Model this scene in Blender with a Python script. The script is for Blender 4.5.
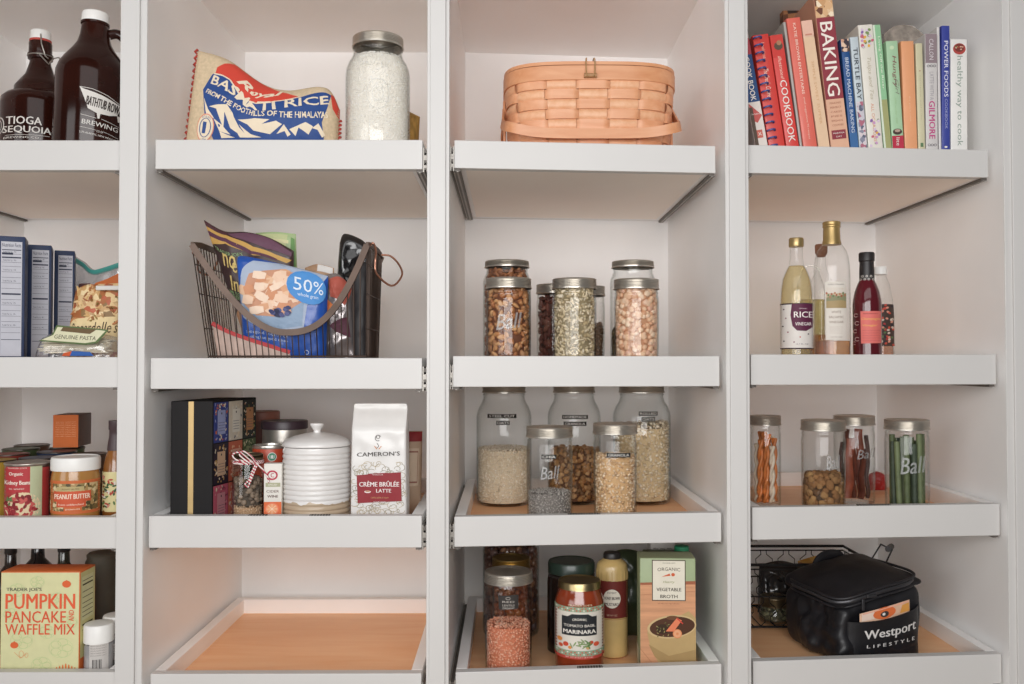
import bpy, bmesh, math, random
from mathutils import Vector, Matrix, noise
from mathutils.geometry import tessellate_polygon
import numpy as np
random.seed(7)
PI = math.pi
S = bpy.context.scene
C = S.collection
for o in list(bpy.data.objects): bpy.data.objects.remove(o)

# ------------------------------------------------------------------ camera, light, exposure
CAMY, CAMZ, F = -1.6, 1.35, 896.0
PITCH, YAW = math.atan(19/F), -math.atan(4/F)
cam = bpy.data.objects.new('camera', bpy.data.cameras.new('camera')); C.objects.link(cam)
cam.location = (0, CAMY, CAMZ); cam.rotation_euler = (PI/2 + PITCH, 0, YAW)
cam.data.sensor_width = 36; cam.data.lens = F/1024*36
S.camera = cam
W_ = bpy.data.worlds.new('room_light'); S.world = W_; W_.use_nodes = True
bg = W_.node_tree.nodes['Background']
bg.inputs[0].default_value = (.985, .985, 1.0, 1); bg.inputs[1].default_value = 0.05
def area(name, loc, tgt, sx, sy, power, col=(1, .995, .99)):
    l = bpy.data.lights.new(name, 'AREA'); l.shape = 'RECTANGLE'; l.size = sx; l.size_y = sy
    l.energy = power; l.color = col
    o = bpy.data.objects.new(name, l); C.objects.link(o); o.location = loc
    o.rotation_euler = (Vector(tgt) - Vector(loc)).to_track_quat('-Z', 'Y').to_euler()
    return o
area('near_camera_fill', (-.1, -2.3, 1.62), (0, .3, 1.35), 2.0, 1.0, 46)  # unseen area light added behind the camera, power fitted to surface brightness
area('far_left_fill', (-4.5, -5, 1.6), (0, .3, 1.35), 3, 2.4, 75)  # added fill from the far left, no known source there
area('high_front_fill', (0, -1.8, 2.6), (0, .3, 1.1), 2.5, .8, 12)  # weak fill added above the camera, stands for no known fixture
S.view_settings.view_transform = 'Standard'; S.view_settings.look = 'None'
S.view_settings.gamma = 1; S.view_settings.use_curve_mapping = False
S.view_settings.exposure = -0.04
S.cycles.max_bounces = 12; S.cycles.diffuse_bounces = 8; S.cycles.glossy_bounces = 4
S.cycles.transparent_max_bounces = 40; S.cycles.caustics_reflective = False

# ------------------------------------------------------------------ projection helpers
_R = cam.rotation_euler.to_matrix()
def Wp(px, py, y):
    "world X, Z of the point seen at pixel (px, py) on the plane at depth y"
    d = _R @ Vector(((px-512), (342-py), -F))
    t = (y - CAMY)/d.y
    return d.x*t, CAMZ + d.z*t
def fy(px):
    "depth of the cabinet front at this place along it"
    return max(0.0, (px-452)*0.00016)

# ------------------------------------------------------------------ materials
_mats = {}
def hexc(h):
    h = h.lstrip('#'); c = [int(h[i:i+2], 16)/255 for i in (0, 2, 4)]
    return tuple(x/12.92 if x <= .04045 else ((x+.055)/1.055)**2.4 for x in c) + (1,)
def N(nt, t, **k):
    n = nt.nodes.new(t)
    for a, b in k.items(): setattr(n, a, b)
    return n
def mat(name, col, rough=.5, metal=0, vary=.05, scale=30, bump=0, bscale=None, spec=.5, coat=0, stretch=None, sheen=0):
    key = name
    if key in _mats: return _mats[key]
    m = bpy.data.materials.new(name); m.use_nodes = True; nt = m.node_tree
    b = nt.nodes['Principled BSDF']; c = hexc(col) if isinstance(col, str) else col
    b.inputs['Roughness'].default_value = rough; b.inputs['Metallic'].default_value = metal
    b.inputs['Specular IOR Level'].default_value = spec; b.inputs['Coat Weight'].default_value = coat
    b.inputs['Coat Roughness'].default_value = .08
    tc = N(nt, 'ShaderNodeTexCoord'); mp = N(nt, 'ShaderNodeMapping')
    nt.links.new(tc.outputs['Object'], mp.inputs[0])
    if stretch: mp.inputs['Scale'].default_value = stretch
    ns = N(nt, 'ShaderNodeTexNoise'); ns.inputs['Scale'].default_value = scale; ns.inputs['Detail'].default_value = 3
    nt.links.new(mp.outputs[0], ns.inputs[0])
    r = N(nt, 'ShaderNodeValToRGB')
    r.color_ramp.elements[0].position = .3; r.color_ramp.elements[1].position = .7
    r.color_ramp.elements[0].color = tuple(max(0, x*(1-vary)) for x in c[:3]) + (1,)
    r.color_ramp.elements[1].color = tuple(min(1, x*(1+vary)) for x in c[:3]) + (1,)
    nt.links.new(ns.outputs[0], r.inputs[0]); nt.links.new(r.outputs[0], b.inputs['Base Color'])
    if bump:
        n2 = N(nt, 'ShaderNodeTexNoise'); n2.inputs['Scale'].default_value = bscale or scale*3
        nt.links.new(mp.outputs[0], n2.inputs[0])
        bp = N(nt, 'ShaderNodeBump'); bp.inputs['Strength'].default_value = bump; bp.inputs['Distance'].default_value = .002
        nt.links.new(n2.outputs[0], bp.inputs['Height']); nt.links.new(bp.outputs[0], b.inputs['Normal'])
    _mats[key] = m; return m
def ink(col, rough=.55):
    return mat('ink_' + col.strip('#') + ('' if rough == .55 else '_%d' % int(rough*100)), col, rough, vary=.03, scale=60, spec=.3)
def pieces_mat(name, cols, rough=.6):
    "each grain or nut takes one colour of the list"
    if name in _mats: return _mats[name]
    m = bpy.data.materials.new(name); m.use_nodes = True; nt = m.node_tree; b = nt.nodes['Principled BSDF']
    b.inputs['Roughness'].default_value = rough
    g = N(nt, 'ShaderNodeNewGeometry'); r = N(nt, 'ShaderNodeValToRGB'); r.color_ramp.interpolation = 'LINEAR'
    e = r.color_ramp.elements
    while len(e) < len(cols): e.new(.5)
    for i, c in enumerate(cols): e[i].position = i/(len(cols)-1)
    for i, c in enumerate(cols): e[i].color = hexc(c)
    nt.links.new(g.outputs['Random Per Island'], r.inputs[0]); nt.links.new(r.outputs[0], b.inputs['Base Color'])
    _mats[name] = m; return m
def glass(name='clear_glass', tint=(.995, .997, .995), edge=(.80, .82, .81), refl=.6, rough=.03, base=.022, haze=0.0):
    if name in _mats: return _mats[name]
    m = bpy.data.materials.new(name); m.use_nodes = True; nt = m.node_tree; nt.nodes.clear()
    out = N(nt, 'ShaderNodeOutputMaterial'); lw = N(nt, 'ShaderNodeLayerWeight'); lw.inputs[0].default_value = .5
    p = N(nt, 'ShaderNodeMath', operation='POWER'); p.inputs[1].default_value = 4
    nt.links.new(lw.outputs['Facing'], p.inputs[0])
    q = N(nt, 'ShaderNodeMath', operation='MULTIPLY_ADD'); q.inputs[1].default_value = refl; q.inputs[2].default_value = base
    nt.links.new(p.outputs[0], q.inputs[0])
    mx = N(nt, 'ShaderNodeMix', data_type='RGBA'); mx.inputs['A'].default_value = tint + (1,); mx.inputs['B'].default_value = edge + (1,)
    p2 = N(nt, 'ShaderNodeMath', operation='POWER'); p2.inputs[1].default_value = 2.5
    nt.links.new(lw.outputs['Facing'], p2.inputs[0]); nt.links.new(p2.outputs[0], mx.inputs['Factor'])
    tr = N(nt, 'ShaderNodeBsdfTransparent'); nt.links.new(mx.outputs['Result'], tr.inputs[0])
    gl = N(nt, 'ShaderNodeBsdfGlossy'); gl.inputs['Roughness'].default_value = rough
    ns = N(nt, 'ShaderNodeTexNoise'); ns.inputs['Scale'].default_value = 18
    tc = N(nt, 'ShaderNodeTexCoord'); nt.links.new(tc.outputs['Object'], ns.inputs[0])
    bp = N(nt, 'ShaderNodeBump'); bp.inputs['Strength'].default_value = .25; bp.inputs['Distance'].default_value = .004
    nt.links.new(ns.outputs[0], bp.inputs['Height']); nt.links.new(bp.outputs[0], gl.inputs['Normal'])
    ms = N(nt, 'ShaderNodeMixShader'); nt.links.new(q.outputs[0], ms.inputs[0])
    nt.links.new(tr.outputs[0], ms.inputs[1]); nt.links.new(gl.outputs[0], ms.inputs[2])
    last = ms
    if haze:
        df = N(nt, 'ShaderNodeBsdfDiffuse'); df.inputs[0].default_value = (.85, .85, .87, 1)
        m2 = N(nt, 'ShaderNodeMixShader'); m2.inputs[0].default_value = haze
        nt.links.new(ms.outputs[0], m2.inputs[1]); nt.links.new(df.outputs[0], m2.inputs[2]); last = m2
    nt.links.new(last.outputs[0], out.inputs[0])
    _mats[name] = m; return m
def wood(name, c1, c2, axis='Y', scale=6, rough=.45):
    if name in _mats: return _mats[name]
    m = mat(name, c1, rough, bump=.05); nt = m.node_tree; b = nt.nodes['Principled BSDF']
    mp = [n for n in nt.nodes if n.type == 'MAPPING'][0]
    mp.inputs['Scale'].default_value = (1, 7, 7) if axis == 'X' else (7, 1, 7)
    ns = [n for n in nt.nodes if n.type == 'TEX_NOISE'][0]; ns.inputs['Scale'].default_value = scale
    ns.inputs['Detail'].default_value = 6; ns.inputs['Distortion'].default_value = .6
    r = [n for n in nt.nodes if n.type == 'VALTORGB'][0]
    r.color_ramp.elements[0].color = hexc(c1); r.color_ramp.elements[1].color = hexc(c2)
    return m
def blotch(name, cols, scale=60, rough=.5, seed=0):
    "printed photograph of food: cells of several inks"
    if name in _mats: return _mats[name]
    m = bpy.data.materials.new(name); m.use_nodes = True; nt = m.node_tree; b = nt.nodes['Principled BSDF']
    b.inputs['Roughness'].default_value = rough
    tc = N(nt, 'ShaderNodeTexCoord'); v = N(nt, 'ShaderNodeTexVoronoi'); v.inputs['Scale'].default_value = scale
    mp = N(nt, 'ShaderNodeMapping'); mp.inputs['Location'].default_value = (seed, seed*.7, seed*.3)
    nt.links.new(tc.outputs['Object'], mp.inputs[0]); nt.links.new(mp.outputs[0], v.inputs['Vector'])
    sp = N(nt, 'ShaderNodeSeparateColor'); nt.links.new(v.outputs['Color'], sp.inputs[0])
    r = N(nt, 'ShaderNodeValToRGB'); r.color_ramp.interpolation = 'CONSTANT'; e = r.color_ramp.elements
    while len(e) < len(cols): e.new(.5)
    for i, c in enumerate(cols): e[i].position = i/len(cols)
    for i, c in enumerate(cols): e[i].color = hexc(c)
    nt.links.new(sp.outputs[0], r.inputs[0]); nt.links.new(r.outputs[0], b.inputs['Base Color'])
    _mats[name] = m; return m

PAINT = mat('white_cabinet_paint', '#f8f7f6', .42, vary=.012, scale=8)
FRONTP = mat('dimmed_front_paint', '#d0cecc', .42, vary=.012, scale=8)  # cabinet white darkened in colour to offset over-lit fronts and stiles
UNDERP = mat('bounce_tinted_underside', '#fbf2e8', .5, vary=.012, scale=8)  # warm bounced light tinted into the white of the undersides
SILVER = mat('brushed_tin', '#cbc6be', .30, metal=.85, vary=.06, scale=40)
STEEL = mat('slide_steel', '#a39e97', .4, metal=.4, vary=.1)
DARKM = mat('slide_black', '#645e59', .5, metal=.2, vary=.1)
BIRCH = wood('birch_ply', '#f2b886', '#fac99c', 'X', 5)
GLASS = glass()
BAGCLEAR = glass('clear_plastic_film', (.96, .96, .97), (.7, .72, .75), .9, .12, .10, .07)

# ------------------------------------------------------------------ mesh building
class MB:
    def __init__(s): s.v = []; s.f = []; s.m = []
    def add(s, vs, fs, mi=0):
        o = len(s.v); s.v += [tuple(v) for v in vs]; s.f += [tuple(i+o for i in f) for f in fs]; s.m += [mi]*len(fs); return s
    def box(s, x0, x1, y0, y1, z0, z1, mi=0):
        vs = [(x, y, z) for z in (z0, z1) for y in (y0, y1) for x in (x0, x1)]
        return s.add(vs, [(0, 2, 3, 1), (4, 5, 7, 6), (0, 1, 5, 4), (2, 6, 7, 3), (0, 4, 6, 2), (1, 3, 7, 5)], mi)
    def prism(s, quad, z0, z1, mi=0):
        "quad: four (x, y) corners counter-clockwise from above"
        n = len(quad); vs = [(x, y, z0) for x, y in quad] + [(x, y, z1) for x, y in quad]
        fs = [tuple(range(n-1, -1, -1)), tuple(range(n, 2*n))] + [(i, (i+1) % n, n+(i+1) % n, n+i) for i in range(n)]
        return s.add(vs, fs, mi)
    def lathe(s, prof, n=40, mi=0, c=(0, 0), closed=True, sx=1, sy=1):
        vs = []; fs = []
        for r, z in prof:
            for i in range(n):
                a = 2*PI*i/n; vs.append((c[0]+r*sx*math.cos(a), c[1]+r*sy*math.sin(a), z))
        for j in range(len(prof)-1):
            for i in range(n):
                k = (i+1) % n; fs.append((j*n+i, j*n+k, (j+1)*n+k, (j+1)*n+i))
        if closed:
            if prof[0][0] > 1e-6: fs.append(tuple(range(n-1, -1, -1)))
            if prof[-1][0] > 1e-6: fs.append(tuple((len(prof)-1)*n+i for i in range(n)))
        return s.add(vs, fs, mi)
    def tube(s, pts, r, n=6, mi=0, flat=None, closed=False):
        pts = [Vector(p) for p in pts]; vs = []; fs = []; up = Vector((0, 0, 1)); L = len(pts); prev = None
        for i, p in enumerate(pts):
            if closed: t = pts[(i+1) % L] - pts[i-1]
            else: t = pts[min(i+1, L-1)] - pts[max(i-1, 0)]
            t = t.normalized() if t.length > 1e-9 else Vector((0, 0, 1))
            if prev is None:
                a = t.cross(up)
                if a.length < .05: a = t.cross(Vector((0, 1, 0)))
                a.normalize()
            else:
                a = prev - t*prev.dot(t)
                if a.length < 1e-6: a = t.cross(up)
                a.normalize()
            prev = a; b = t.cross(a)
            ri = r[i] if isinstance(r, (list, tuple)) else r
            ra, rb = (ri, ri) if flat is None else (flat[0], flat[1])
            for k in range(n):
                g = 2*PI*k/n + PI/n; vs.append(p + a*ra*math.cos(g) + b*rb*math.sin(g))
        for i in range(L if closed else L-1):
            j = (i+1) % L
            for k in range(n):
                q = (k+1) % n; fs.append((i*n+k, i*n+q, j*n+q, j*n+k))
        if not closed: fs += [tuple(range(n-1, -1, -1)), tuple((L-1)*n+k for k in range(n))]
        return s.add(vs, fs, mi)
    def rbox(s, w, d, h, r, n=4, c=(0, 0, 0), mi=0, grid=0, fn=None):
        "rounded box, base at c.z, centred in x and y; grid subdivides the flats; fn deforms"
        hx, hy, hz = w/2, d/2, h/2; r = min(r, hx*.98, hy*.98, hz*.98)
        def ax(hh):
            base = [-hh + r*(1-math.cos(PI/2*i/n)) for i in range(n+1)]
            mid = [(-hh+r) + (2*hh-2*r)*i/(grid+1) for i in range(1, grid+1)]
            return base + mid + [-b for b in reversed(base)]
        X, Y, Z = ax(hx), ax(hy), ax(hz); idx = {}; vs = []; fs = []
        def P(x, y, z):
            k = (round(x, 7), round(y, 7), round(z, 7))
            if k in idx: return idx[k]
            q = Vector((max(-hx+r, min(hx-r, x)), max(-hy+r, min(hy-r, y)), max(-hz+r, min(hz-r, z))))
            p = Vector((x, y, z)); dlt = p-q
            if dlt.length > 1e-9: p = q + dlt.normalized()*r
            p = p + Vector((0, 0, hz))
            if fn: p = Vector(fn(p))
            idx[k] = len(vs); vs.append(p + Vector(c)); return idx[k]
        def grd(A, B, g, flip):
            for i in range(len(A)-1):
                for j in range(len(B)-1):
                    q = [g(A[i], B[j]), g(A[i+1], B[j]), g(A[i+1], B[j+1]), g(A[i], B[j+1])]
                    if flip: q = q[::-1]
                    if len(set(q)) >= 3: fs.append(tuple(dict.fromkeys(q)))
        grd(X, Y, lambda a, b: P(a, b, -hz), True); grd(X, Y, lambda a, b: P(a, b, hz), False)
        grd(X, Z, lambda a, b: P(a, -hy, b), False); grd(X, Z, lambda a, b: P(a, hy, b), True)
        grd(Y, Z, lambda a, b: P(-hx, a, b), True); grd(Y, Z, lambda a, b: P(hx, a, b), False)
        return s.add(vs, fs, mi)
    def xform(s, M, start=0):
        for i in range(start, len(s.v)): s.v[i] = tuple(M @ Vector(s.v[i]))
        return s
def link(name, me, parent=None, loc=None, rot=None):
    o = bpy.data.objects.new(name, me); C.objects.link(o)
    if parent: o.parent = parent
    if loc is not None: o.location = loc
    if rot is not None: o.rotation_euler = rot
    return o
def mk(name, mb, mats, parent=None, smooth=35, loc=None, rot=None, bevel=0):
    me = bpy.data.meshes.new(name); me.from_pydata(mb.v, [], mb.f)
    for m in (mats if isinstance(mats, (list, tuple)) else [mats]): me.materials.append(m)
    me.polygons.foreach_set('material_index', mb.m)
    me.update()
    if smooth:
        me.polygons.foreach_set('use_smooth', [True]*len(me.polygons)); me.set_sharp_from_angle(angle=math.radians(smooth))
    o = link(name, me, parent, loc, rot)
    if bevel:
        b = o.modifiers.new('edge', 'BEVEL'); b.width = bevel; b.segments = 2; b.limit_method = 'ANGLE'; b.angle_limit = math.radians(50)
    return o
def tag(o, label, cat, group=None, kind=None):
    o['label'] = label; o['category'] = cat
    if group: o['group'] = group
    if kind: o['kind'] = kind
    return o
def thing(name, label, cat, loc, rz=0, group=None, ry=0, rx=0):
    o = bpy.data.objects.new(name, None); C.objects.link(o); o.location = loc; o.rotation_euler = (rx, ry, rz)
    o.empty_display_size = .02
    return tag(o, label, cat, group)
def struct(name, mb, m, smooth=None, bevel=0):
    o = mk(name, mb, m, None, smooth, bevel=bevel); o['kind'] = 'structure'; return o

# ------------------------------------------------------------------ lettering and printed shapes
_tc = {}
def glyphs(s, bold=0, shear=0):
    k = (s, bold, shear)
    if k in _tc: return _tc[k]
    cu = bpy.data.curves.new('t', 'FONT'); cu.body = s; cu.resolution_u = 2; cu.offset = bold; cu.shear = shear
    ob = bpy.data.objects.new('t', cu); me = bpy.data.meshes.new_from_object(ob)
    v = np.array([list(p.co)[:2] for p in me.vertices]); me.calc_loop_triangles()
    t = [tuple(x.vertices) for x in me.loop_triangles]
    if len(v):
        v = v - v.min(0); ext = v.max(0)
        v = v/np.maximum(ext, 1e-6)
    bpy.data.objects.remove(ob); bpy.data.meshes.remove(me)
    _tc[k] = (v, t); return _tc[k]
class Decal:
    "printed shapes in a flat (u, v) frame laid on a surface by fm(u, v, h)"
    def __init__(s, fm, maxlen=.008, step=.00022, h0=.0004):
        s.fm = fm; s.ml = maxlen; s.n = 0; s.t = []; s.mats = []; s.step = step; s.h0 = h0
    def mi(s, m):
        if isinstance(m, str): m = ink(m)
        if m not in s.mats: s.mats.append(m)
        return s.mats.index(m)
    def _tri(s, a, b, c, mi, ly, d=0):
        l = [math.dist(a, b), math.dist(b, c), math.dist(c, a)]; k = max(range(3), key=lambda i: l[i])
        if l[k] > s.ml and d < 12:
            p = [a, b, c]; i, j, q = p[k], p[(k+1) % 3], p[(k+2) % 3]; m = ((i[0]+j[0])/2, (i[1]+j[1])/2)
            s._tri(i, m, q, mi, ly, d+1); s._tri(m, j, q, mi, ly, d+1)
        else: s.t.append((a, b, c, mi, ly))
    def poly(s, pts, m, ly=0):
        mi = s.mi(m); pts = [tuple(p) for p in pts]; s.n += 1; ly = ly+(s.n % 30)*.022
        for t in tessellate_polygon([[Vector((x, y, 0)) for x, y in pts]]):
            a, b, c = (pts[i] for i in t)
            if (b[0]-a[0])*(c[1]-a[1]) - (b[1]-a[1])*(c[0]-a[0]) < 0: b, c = c, b
            s._tri(a, b, c, mi, ly)
        return s
    def rect(s, x0, y0, x1, y1, m, ly=0): 
        x0, x1 = min(x0, x1), max(x0, x1); y0, y1 = min(y0, y1), max(y0, y1)
        return s.poly([(x0, y0), (x1, y0), (x1, y1), (x0, y1)], m, ly)
    def ell(s, cx, cy, rx, ry, m, ly=0, n=20, a0=0, a1=2*PI, rot=0):
        P = []
        for i in range(n):
            a = a0+(a1-a0)*i/(n if a1-a0 > 6.2 else n-1); x, y = rx*math.cos(a), ry*math.sin(a)
            P.append((cx+x*math.cos(rot)-y*math.sin(rot), cy+x*math.sin(rot)+y*math.cos(rot)))
        return s.poly(P, m, ly)
    def line(s, pts, w, m, ly=0):
        for i in range(len(pts)-1):
            (x0, y0), (x1, y1) = pts[i], pts[i+1]; L = math.hypot(x1-x0, y1-y0) or 1e-9
            nx, ny = -(y1-y0)/L*w/2, (x1-x0)/L*w/2
            s.poly([(x0-nx, y0-ny), (x1-nx, y1-ny), (x1+nx, y1+ny), (x0+nx, y0+ny)], m, ly)
        return s
    def ring(s, cx, cy, rx, ry, w, m, ly=0, n=24, a0=0, a1=2*PI):
        P = [(cx+rx*math.cos(a0+(a1-a0)*i/n), cy+ry*math.sin(a0+(a1-a0)*i/n)) for i in range(n+1)]
        return s.line(P, w, m, ly)
    def text(s, st, cx, cy, w, h, m, ly=1, rot=0, bold=.0, shear=0, arc=0):
        v, t = glyphs(st, 0, shear); mi = s.mi(m); cr, sr = math.cos(rot), math.sin(rot)
        if bold:
            k = min(bold*1.1*h, w*.02)
            s.text(st, cx-k*cr, cy-k*sr, w-2*k, h, m, ly+.25, rot, 0, shear, arc); s.text(st, cx+k*cr, cy+k*sr, w-2*k, h, m, ly+.5, rot, 0, shear, arc)
        P = []
        for x, y in v:
            X, Y = (x-.5)*w, (y-.5)*h
            if arc: Y -= arc*((2*(x-.5))**2)
            P.append((cx+X*cr-Y*sr, cy+X*sr+Y*cr))
        for a, b, c in t: s._tri(P[a], P[b], P[c], mi, ly, 9)
        return s
    def build(s, name, parent, label=None):
        mb = MB(); V = []; Fs = []; ms = []; idx = {}
        for a, b, c, mi, ly in s.t:
            f = []
            for p in (a, b, c):
                k = (round(p[0], 6), round(p[1], 6), round(ly, 3))
                if k not in idx: idx[k] = len(V); V.append(tuple(s.fm(p[0], p[1], s.h0 + ly*s.step)))
                f.append(idx[k])
            if len(set(f)) == 3: Fs.append(tuple(f)); ms.append(mi)
        mb.v = V; mb.f = Fs; mb.m = ms
        o = mk(name, mb, s.mats, parent, None)
        if label: o['label'] = label
        return o
def fm_plane(o, ud, vd, nd):
    o, ud, vd, nd = map(Vector, (o, ud, vd, nd))
    return lambda u, v, h: o + ud*u + vd*v + nd*h
FRONT = lambda y: fm_plane((0, y, 0), (1, 0, 0), (0, 0, 1), (0, -1, 0))
def fm_cyl(r):
    "u is the offset seen from the front; r may be a function of height"
    rf = r if callable(r) else (lambda v: r)
    def f(u, v, h):
        R = rf(v); a = math.asin(max(-.999, min(.999, u/R))); return ((R+h)*math.sin(a), -(R+h)*math.cos(a), v)
    return f
def prof_r(prof):
    P = sorted(((z, r) for r, z in prof))
    def f(v):
        for (z0, r0), (z1, r1) in zip(P, P[1:]):
            if z0 <= v <= z1 and z1 > z0: return r0+(r1-r0)*(v-z0)/(z1-z0)
        return P[-1][1] if v > P[-1][0] else P[0][1]
    return f

# ------------------------------------------------------------------ placing on trays by where the photo shows things
TRAYS = {  # (column, row): left px, right px, top-left y, bottom-left y
 (0,0): (-150,118,140,170), (0,1): (-150,118,357,387.6), (0,2): (-150,118,517.5,549), (0,3): (-150,118.5,672.6,704),
 (1,0): (153.5,422,139.5,169), (1,1): (150.5,422,358,389), (1,2): (150,422,516,548), (1,3): (153,422,674,706),
 (2,0): (454,716.5,140,168), (2,1): (453,719.5,356,387), (2,2): (454.5,720.5,516.8,547), (2,3): (456,720,672.5,704),
 (3,0): (748,990.5,144.8,173), (3,1): (751,996,354.4,385), (3,2): (751.5,998,507.5,540), (3,3): (751.5,998,661.5,692)}
LIPW, WELL = .020, .032
def tray_z(c, r):
    xl, xr, yt, yb = TRAYS[c, r]; y = fy(xl)
    return Wp(xl, yt, y)[1], Wp(xl, yb, y)[1]
class It:
    def __init__(s, px, depth, tray, face=True, z=None):
        s.Y = fy(px)+depth; s.Z = (tray_z(*tray)[0]-WELL+.0005) if z is None else z; s.px = px
        py = 342; s.X = Wp(px, 361, s.Y)[0]; s.s = (s.Y-CAMY)/F
        s.rz = math.atan2(-s.X, s.Y-CAMY) if face else 0
        s.c = math.cos(s.rz); s.loc = (s.X, s.Y, s.Z)
        s.X = s.loc[0]
    def v(s, py): return Wp(s.px, py, s.Y)[1]-s.Z
    def vs(s, py, off): return Wp(s.px, py, s.Y-off)[1]-s.Z       # on a surface `off` nearer
    def u(s, x, py=500, off=0):
        if s.rz: return (Wp(x, py, s.Y)[0]-s.X)*s.c*(1-off/(s.Y-CAMY))
        return Wp(x, py, s.Y-off)[0]-s.X
    def H(s, py, R):
        "height of a round top whose upper outline is seen at row py"
        return s.vs(py, R*s.c if py < 361 else -R*s.c)
    def R(s, w): return w*s.s/2*s.c
# ------------------------------------------------------------------ the cabinet
BACK = .578
def Xf(px, dy=0): return Wp(px, 361, fy(px)+dy)[0]
ZT = Wp(300, -58, 0)[1]; ZB = tray_z(1, 3)[1]-.12
def wall_between(pa, pb, ya=-.012, yb=BACK):
    "upright panel between two pixel columns of the cabinet front"
    a, b = Xf(pa), Xf(pb); fa, fb = fy(pa), fy(pb)
    return [(a, fa+ya), (b, fb+ya), (b, fb+yb), (a, fa+yb)]
DIV = [('wall_divider_left', 121, 147.5), ('wall_divider_center', 427.5, 449.5), ('wall_divider_right', 724.5, 747.5)]
for nm, a, b in DIV:
    mb = MB(); mb.prism(wall_between(a, b), ZB, ZT+.02); struct(nm, mb, PAINT)
mb = MB(); mb.prism(wall_between(1002, 1030), ZB, ZT+.02); struct('wall_right', mb, PAINT)
mb = MB(); mb.prism(wall_between(-176, -153), ZB, ZT+.02); struct('wall_left', mb, PAINT)
# stiles of the face frame, a step proud of the panels
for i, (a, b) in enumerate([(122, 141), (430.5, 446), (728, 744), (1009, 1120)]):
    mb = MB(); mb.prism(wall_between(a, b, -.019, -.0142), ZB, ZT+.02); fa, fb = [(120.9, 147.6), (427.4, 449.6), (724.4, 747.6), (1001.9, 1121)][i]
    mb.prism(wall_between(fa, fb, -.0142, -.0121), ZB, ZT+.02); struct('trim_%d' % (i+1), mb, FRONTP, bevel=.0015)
mb = MB(); pts = [-176, 452, 1120]
f = [(Xf(p), fy(p)+BACK) for p in pts]; g = [(x, y+.02) for x, y in f][::-1]
mb.prism(f+g, ZB, ZT+.02); struct('wall_back', mb, PAINT)
mb = MB(); f = [(Xf(p), fy(p)-.012) for p in pts]; g = [(Xf(p), fy(p)+BACK) for p in pts][::-1]
mb.prism(f+g, ZT, ZT+.03); struct('ceiling', mb, PAINT)
mb = MB(); mb.prism(f+g, ZB-.02, ZB); struct('wall_bottom', mb, PAINT)
# room floor of the pantry passage
FLOORW = wood('oak_floor', '#c4b09a', '#d3c2ae', 'Y', 3, .4)
mb = MB(); mb.box(-3.5, 3.5, -6.2, 1.0, -.02, 0); struct('floor', mb, FLOORW)

# ------------------------------------------------------------------ pull-out trays
HOLDS = {
 (0,0): 'white pull-out tray under the two dark brown growlers', (0,1): 'white pull-out tray holding the blue boxes and pasta bags',
 (0,2): 'white pull-out tray holding the tin cans and peanut butter', (0,3): 'white pull-out tray holding the pumpkin pancake mix box',
 (1,0): 'white pull-out tray under the basmati rice sack', (1,1): 'white pull-out tray under the dark wire basket of snack bags',
 (1,2): 'white pull-out tray holding the white ribbed canister and coffee bag', (1,3): 'empty white pull-out tray with bare birch bottom',
 (2,0): 'white pull-out tray under the woven splint basket', (2,1): 'white pull-out tray holding nut and chickpea jars',
 (2,2): 'white pull-out tray holding five jars of oats, chia and granola', (2,3): 'white pull-out tray holding marinara, lentils and vegetable broth',
 (3,0): 'white pull-out tray under the row of cookbooks', (3,1): 'white pull-out tray holding the vinegar bottles',
 (3,2): 'white pull-out tray holding four jars of dried treats', (3,3): 'white pull-out tray under the black lunch bag'}
WALLX = {0: (-153, 121), 1: (147.5, 427.5), 2: (449.5, 724.5), 3: (747.5, 1002)}
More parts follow.
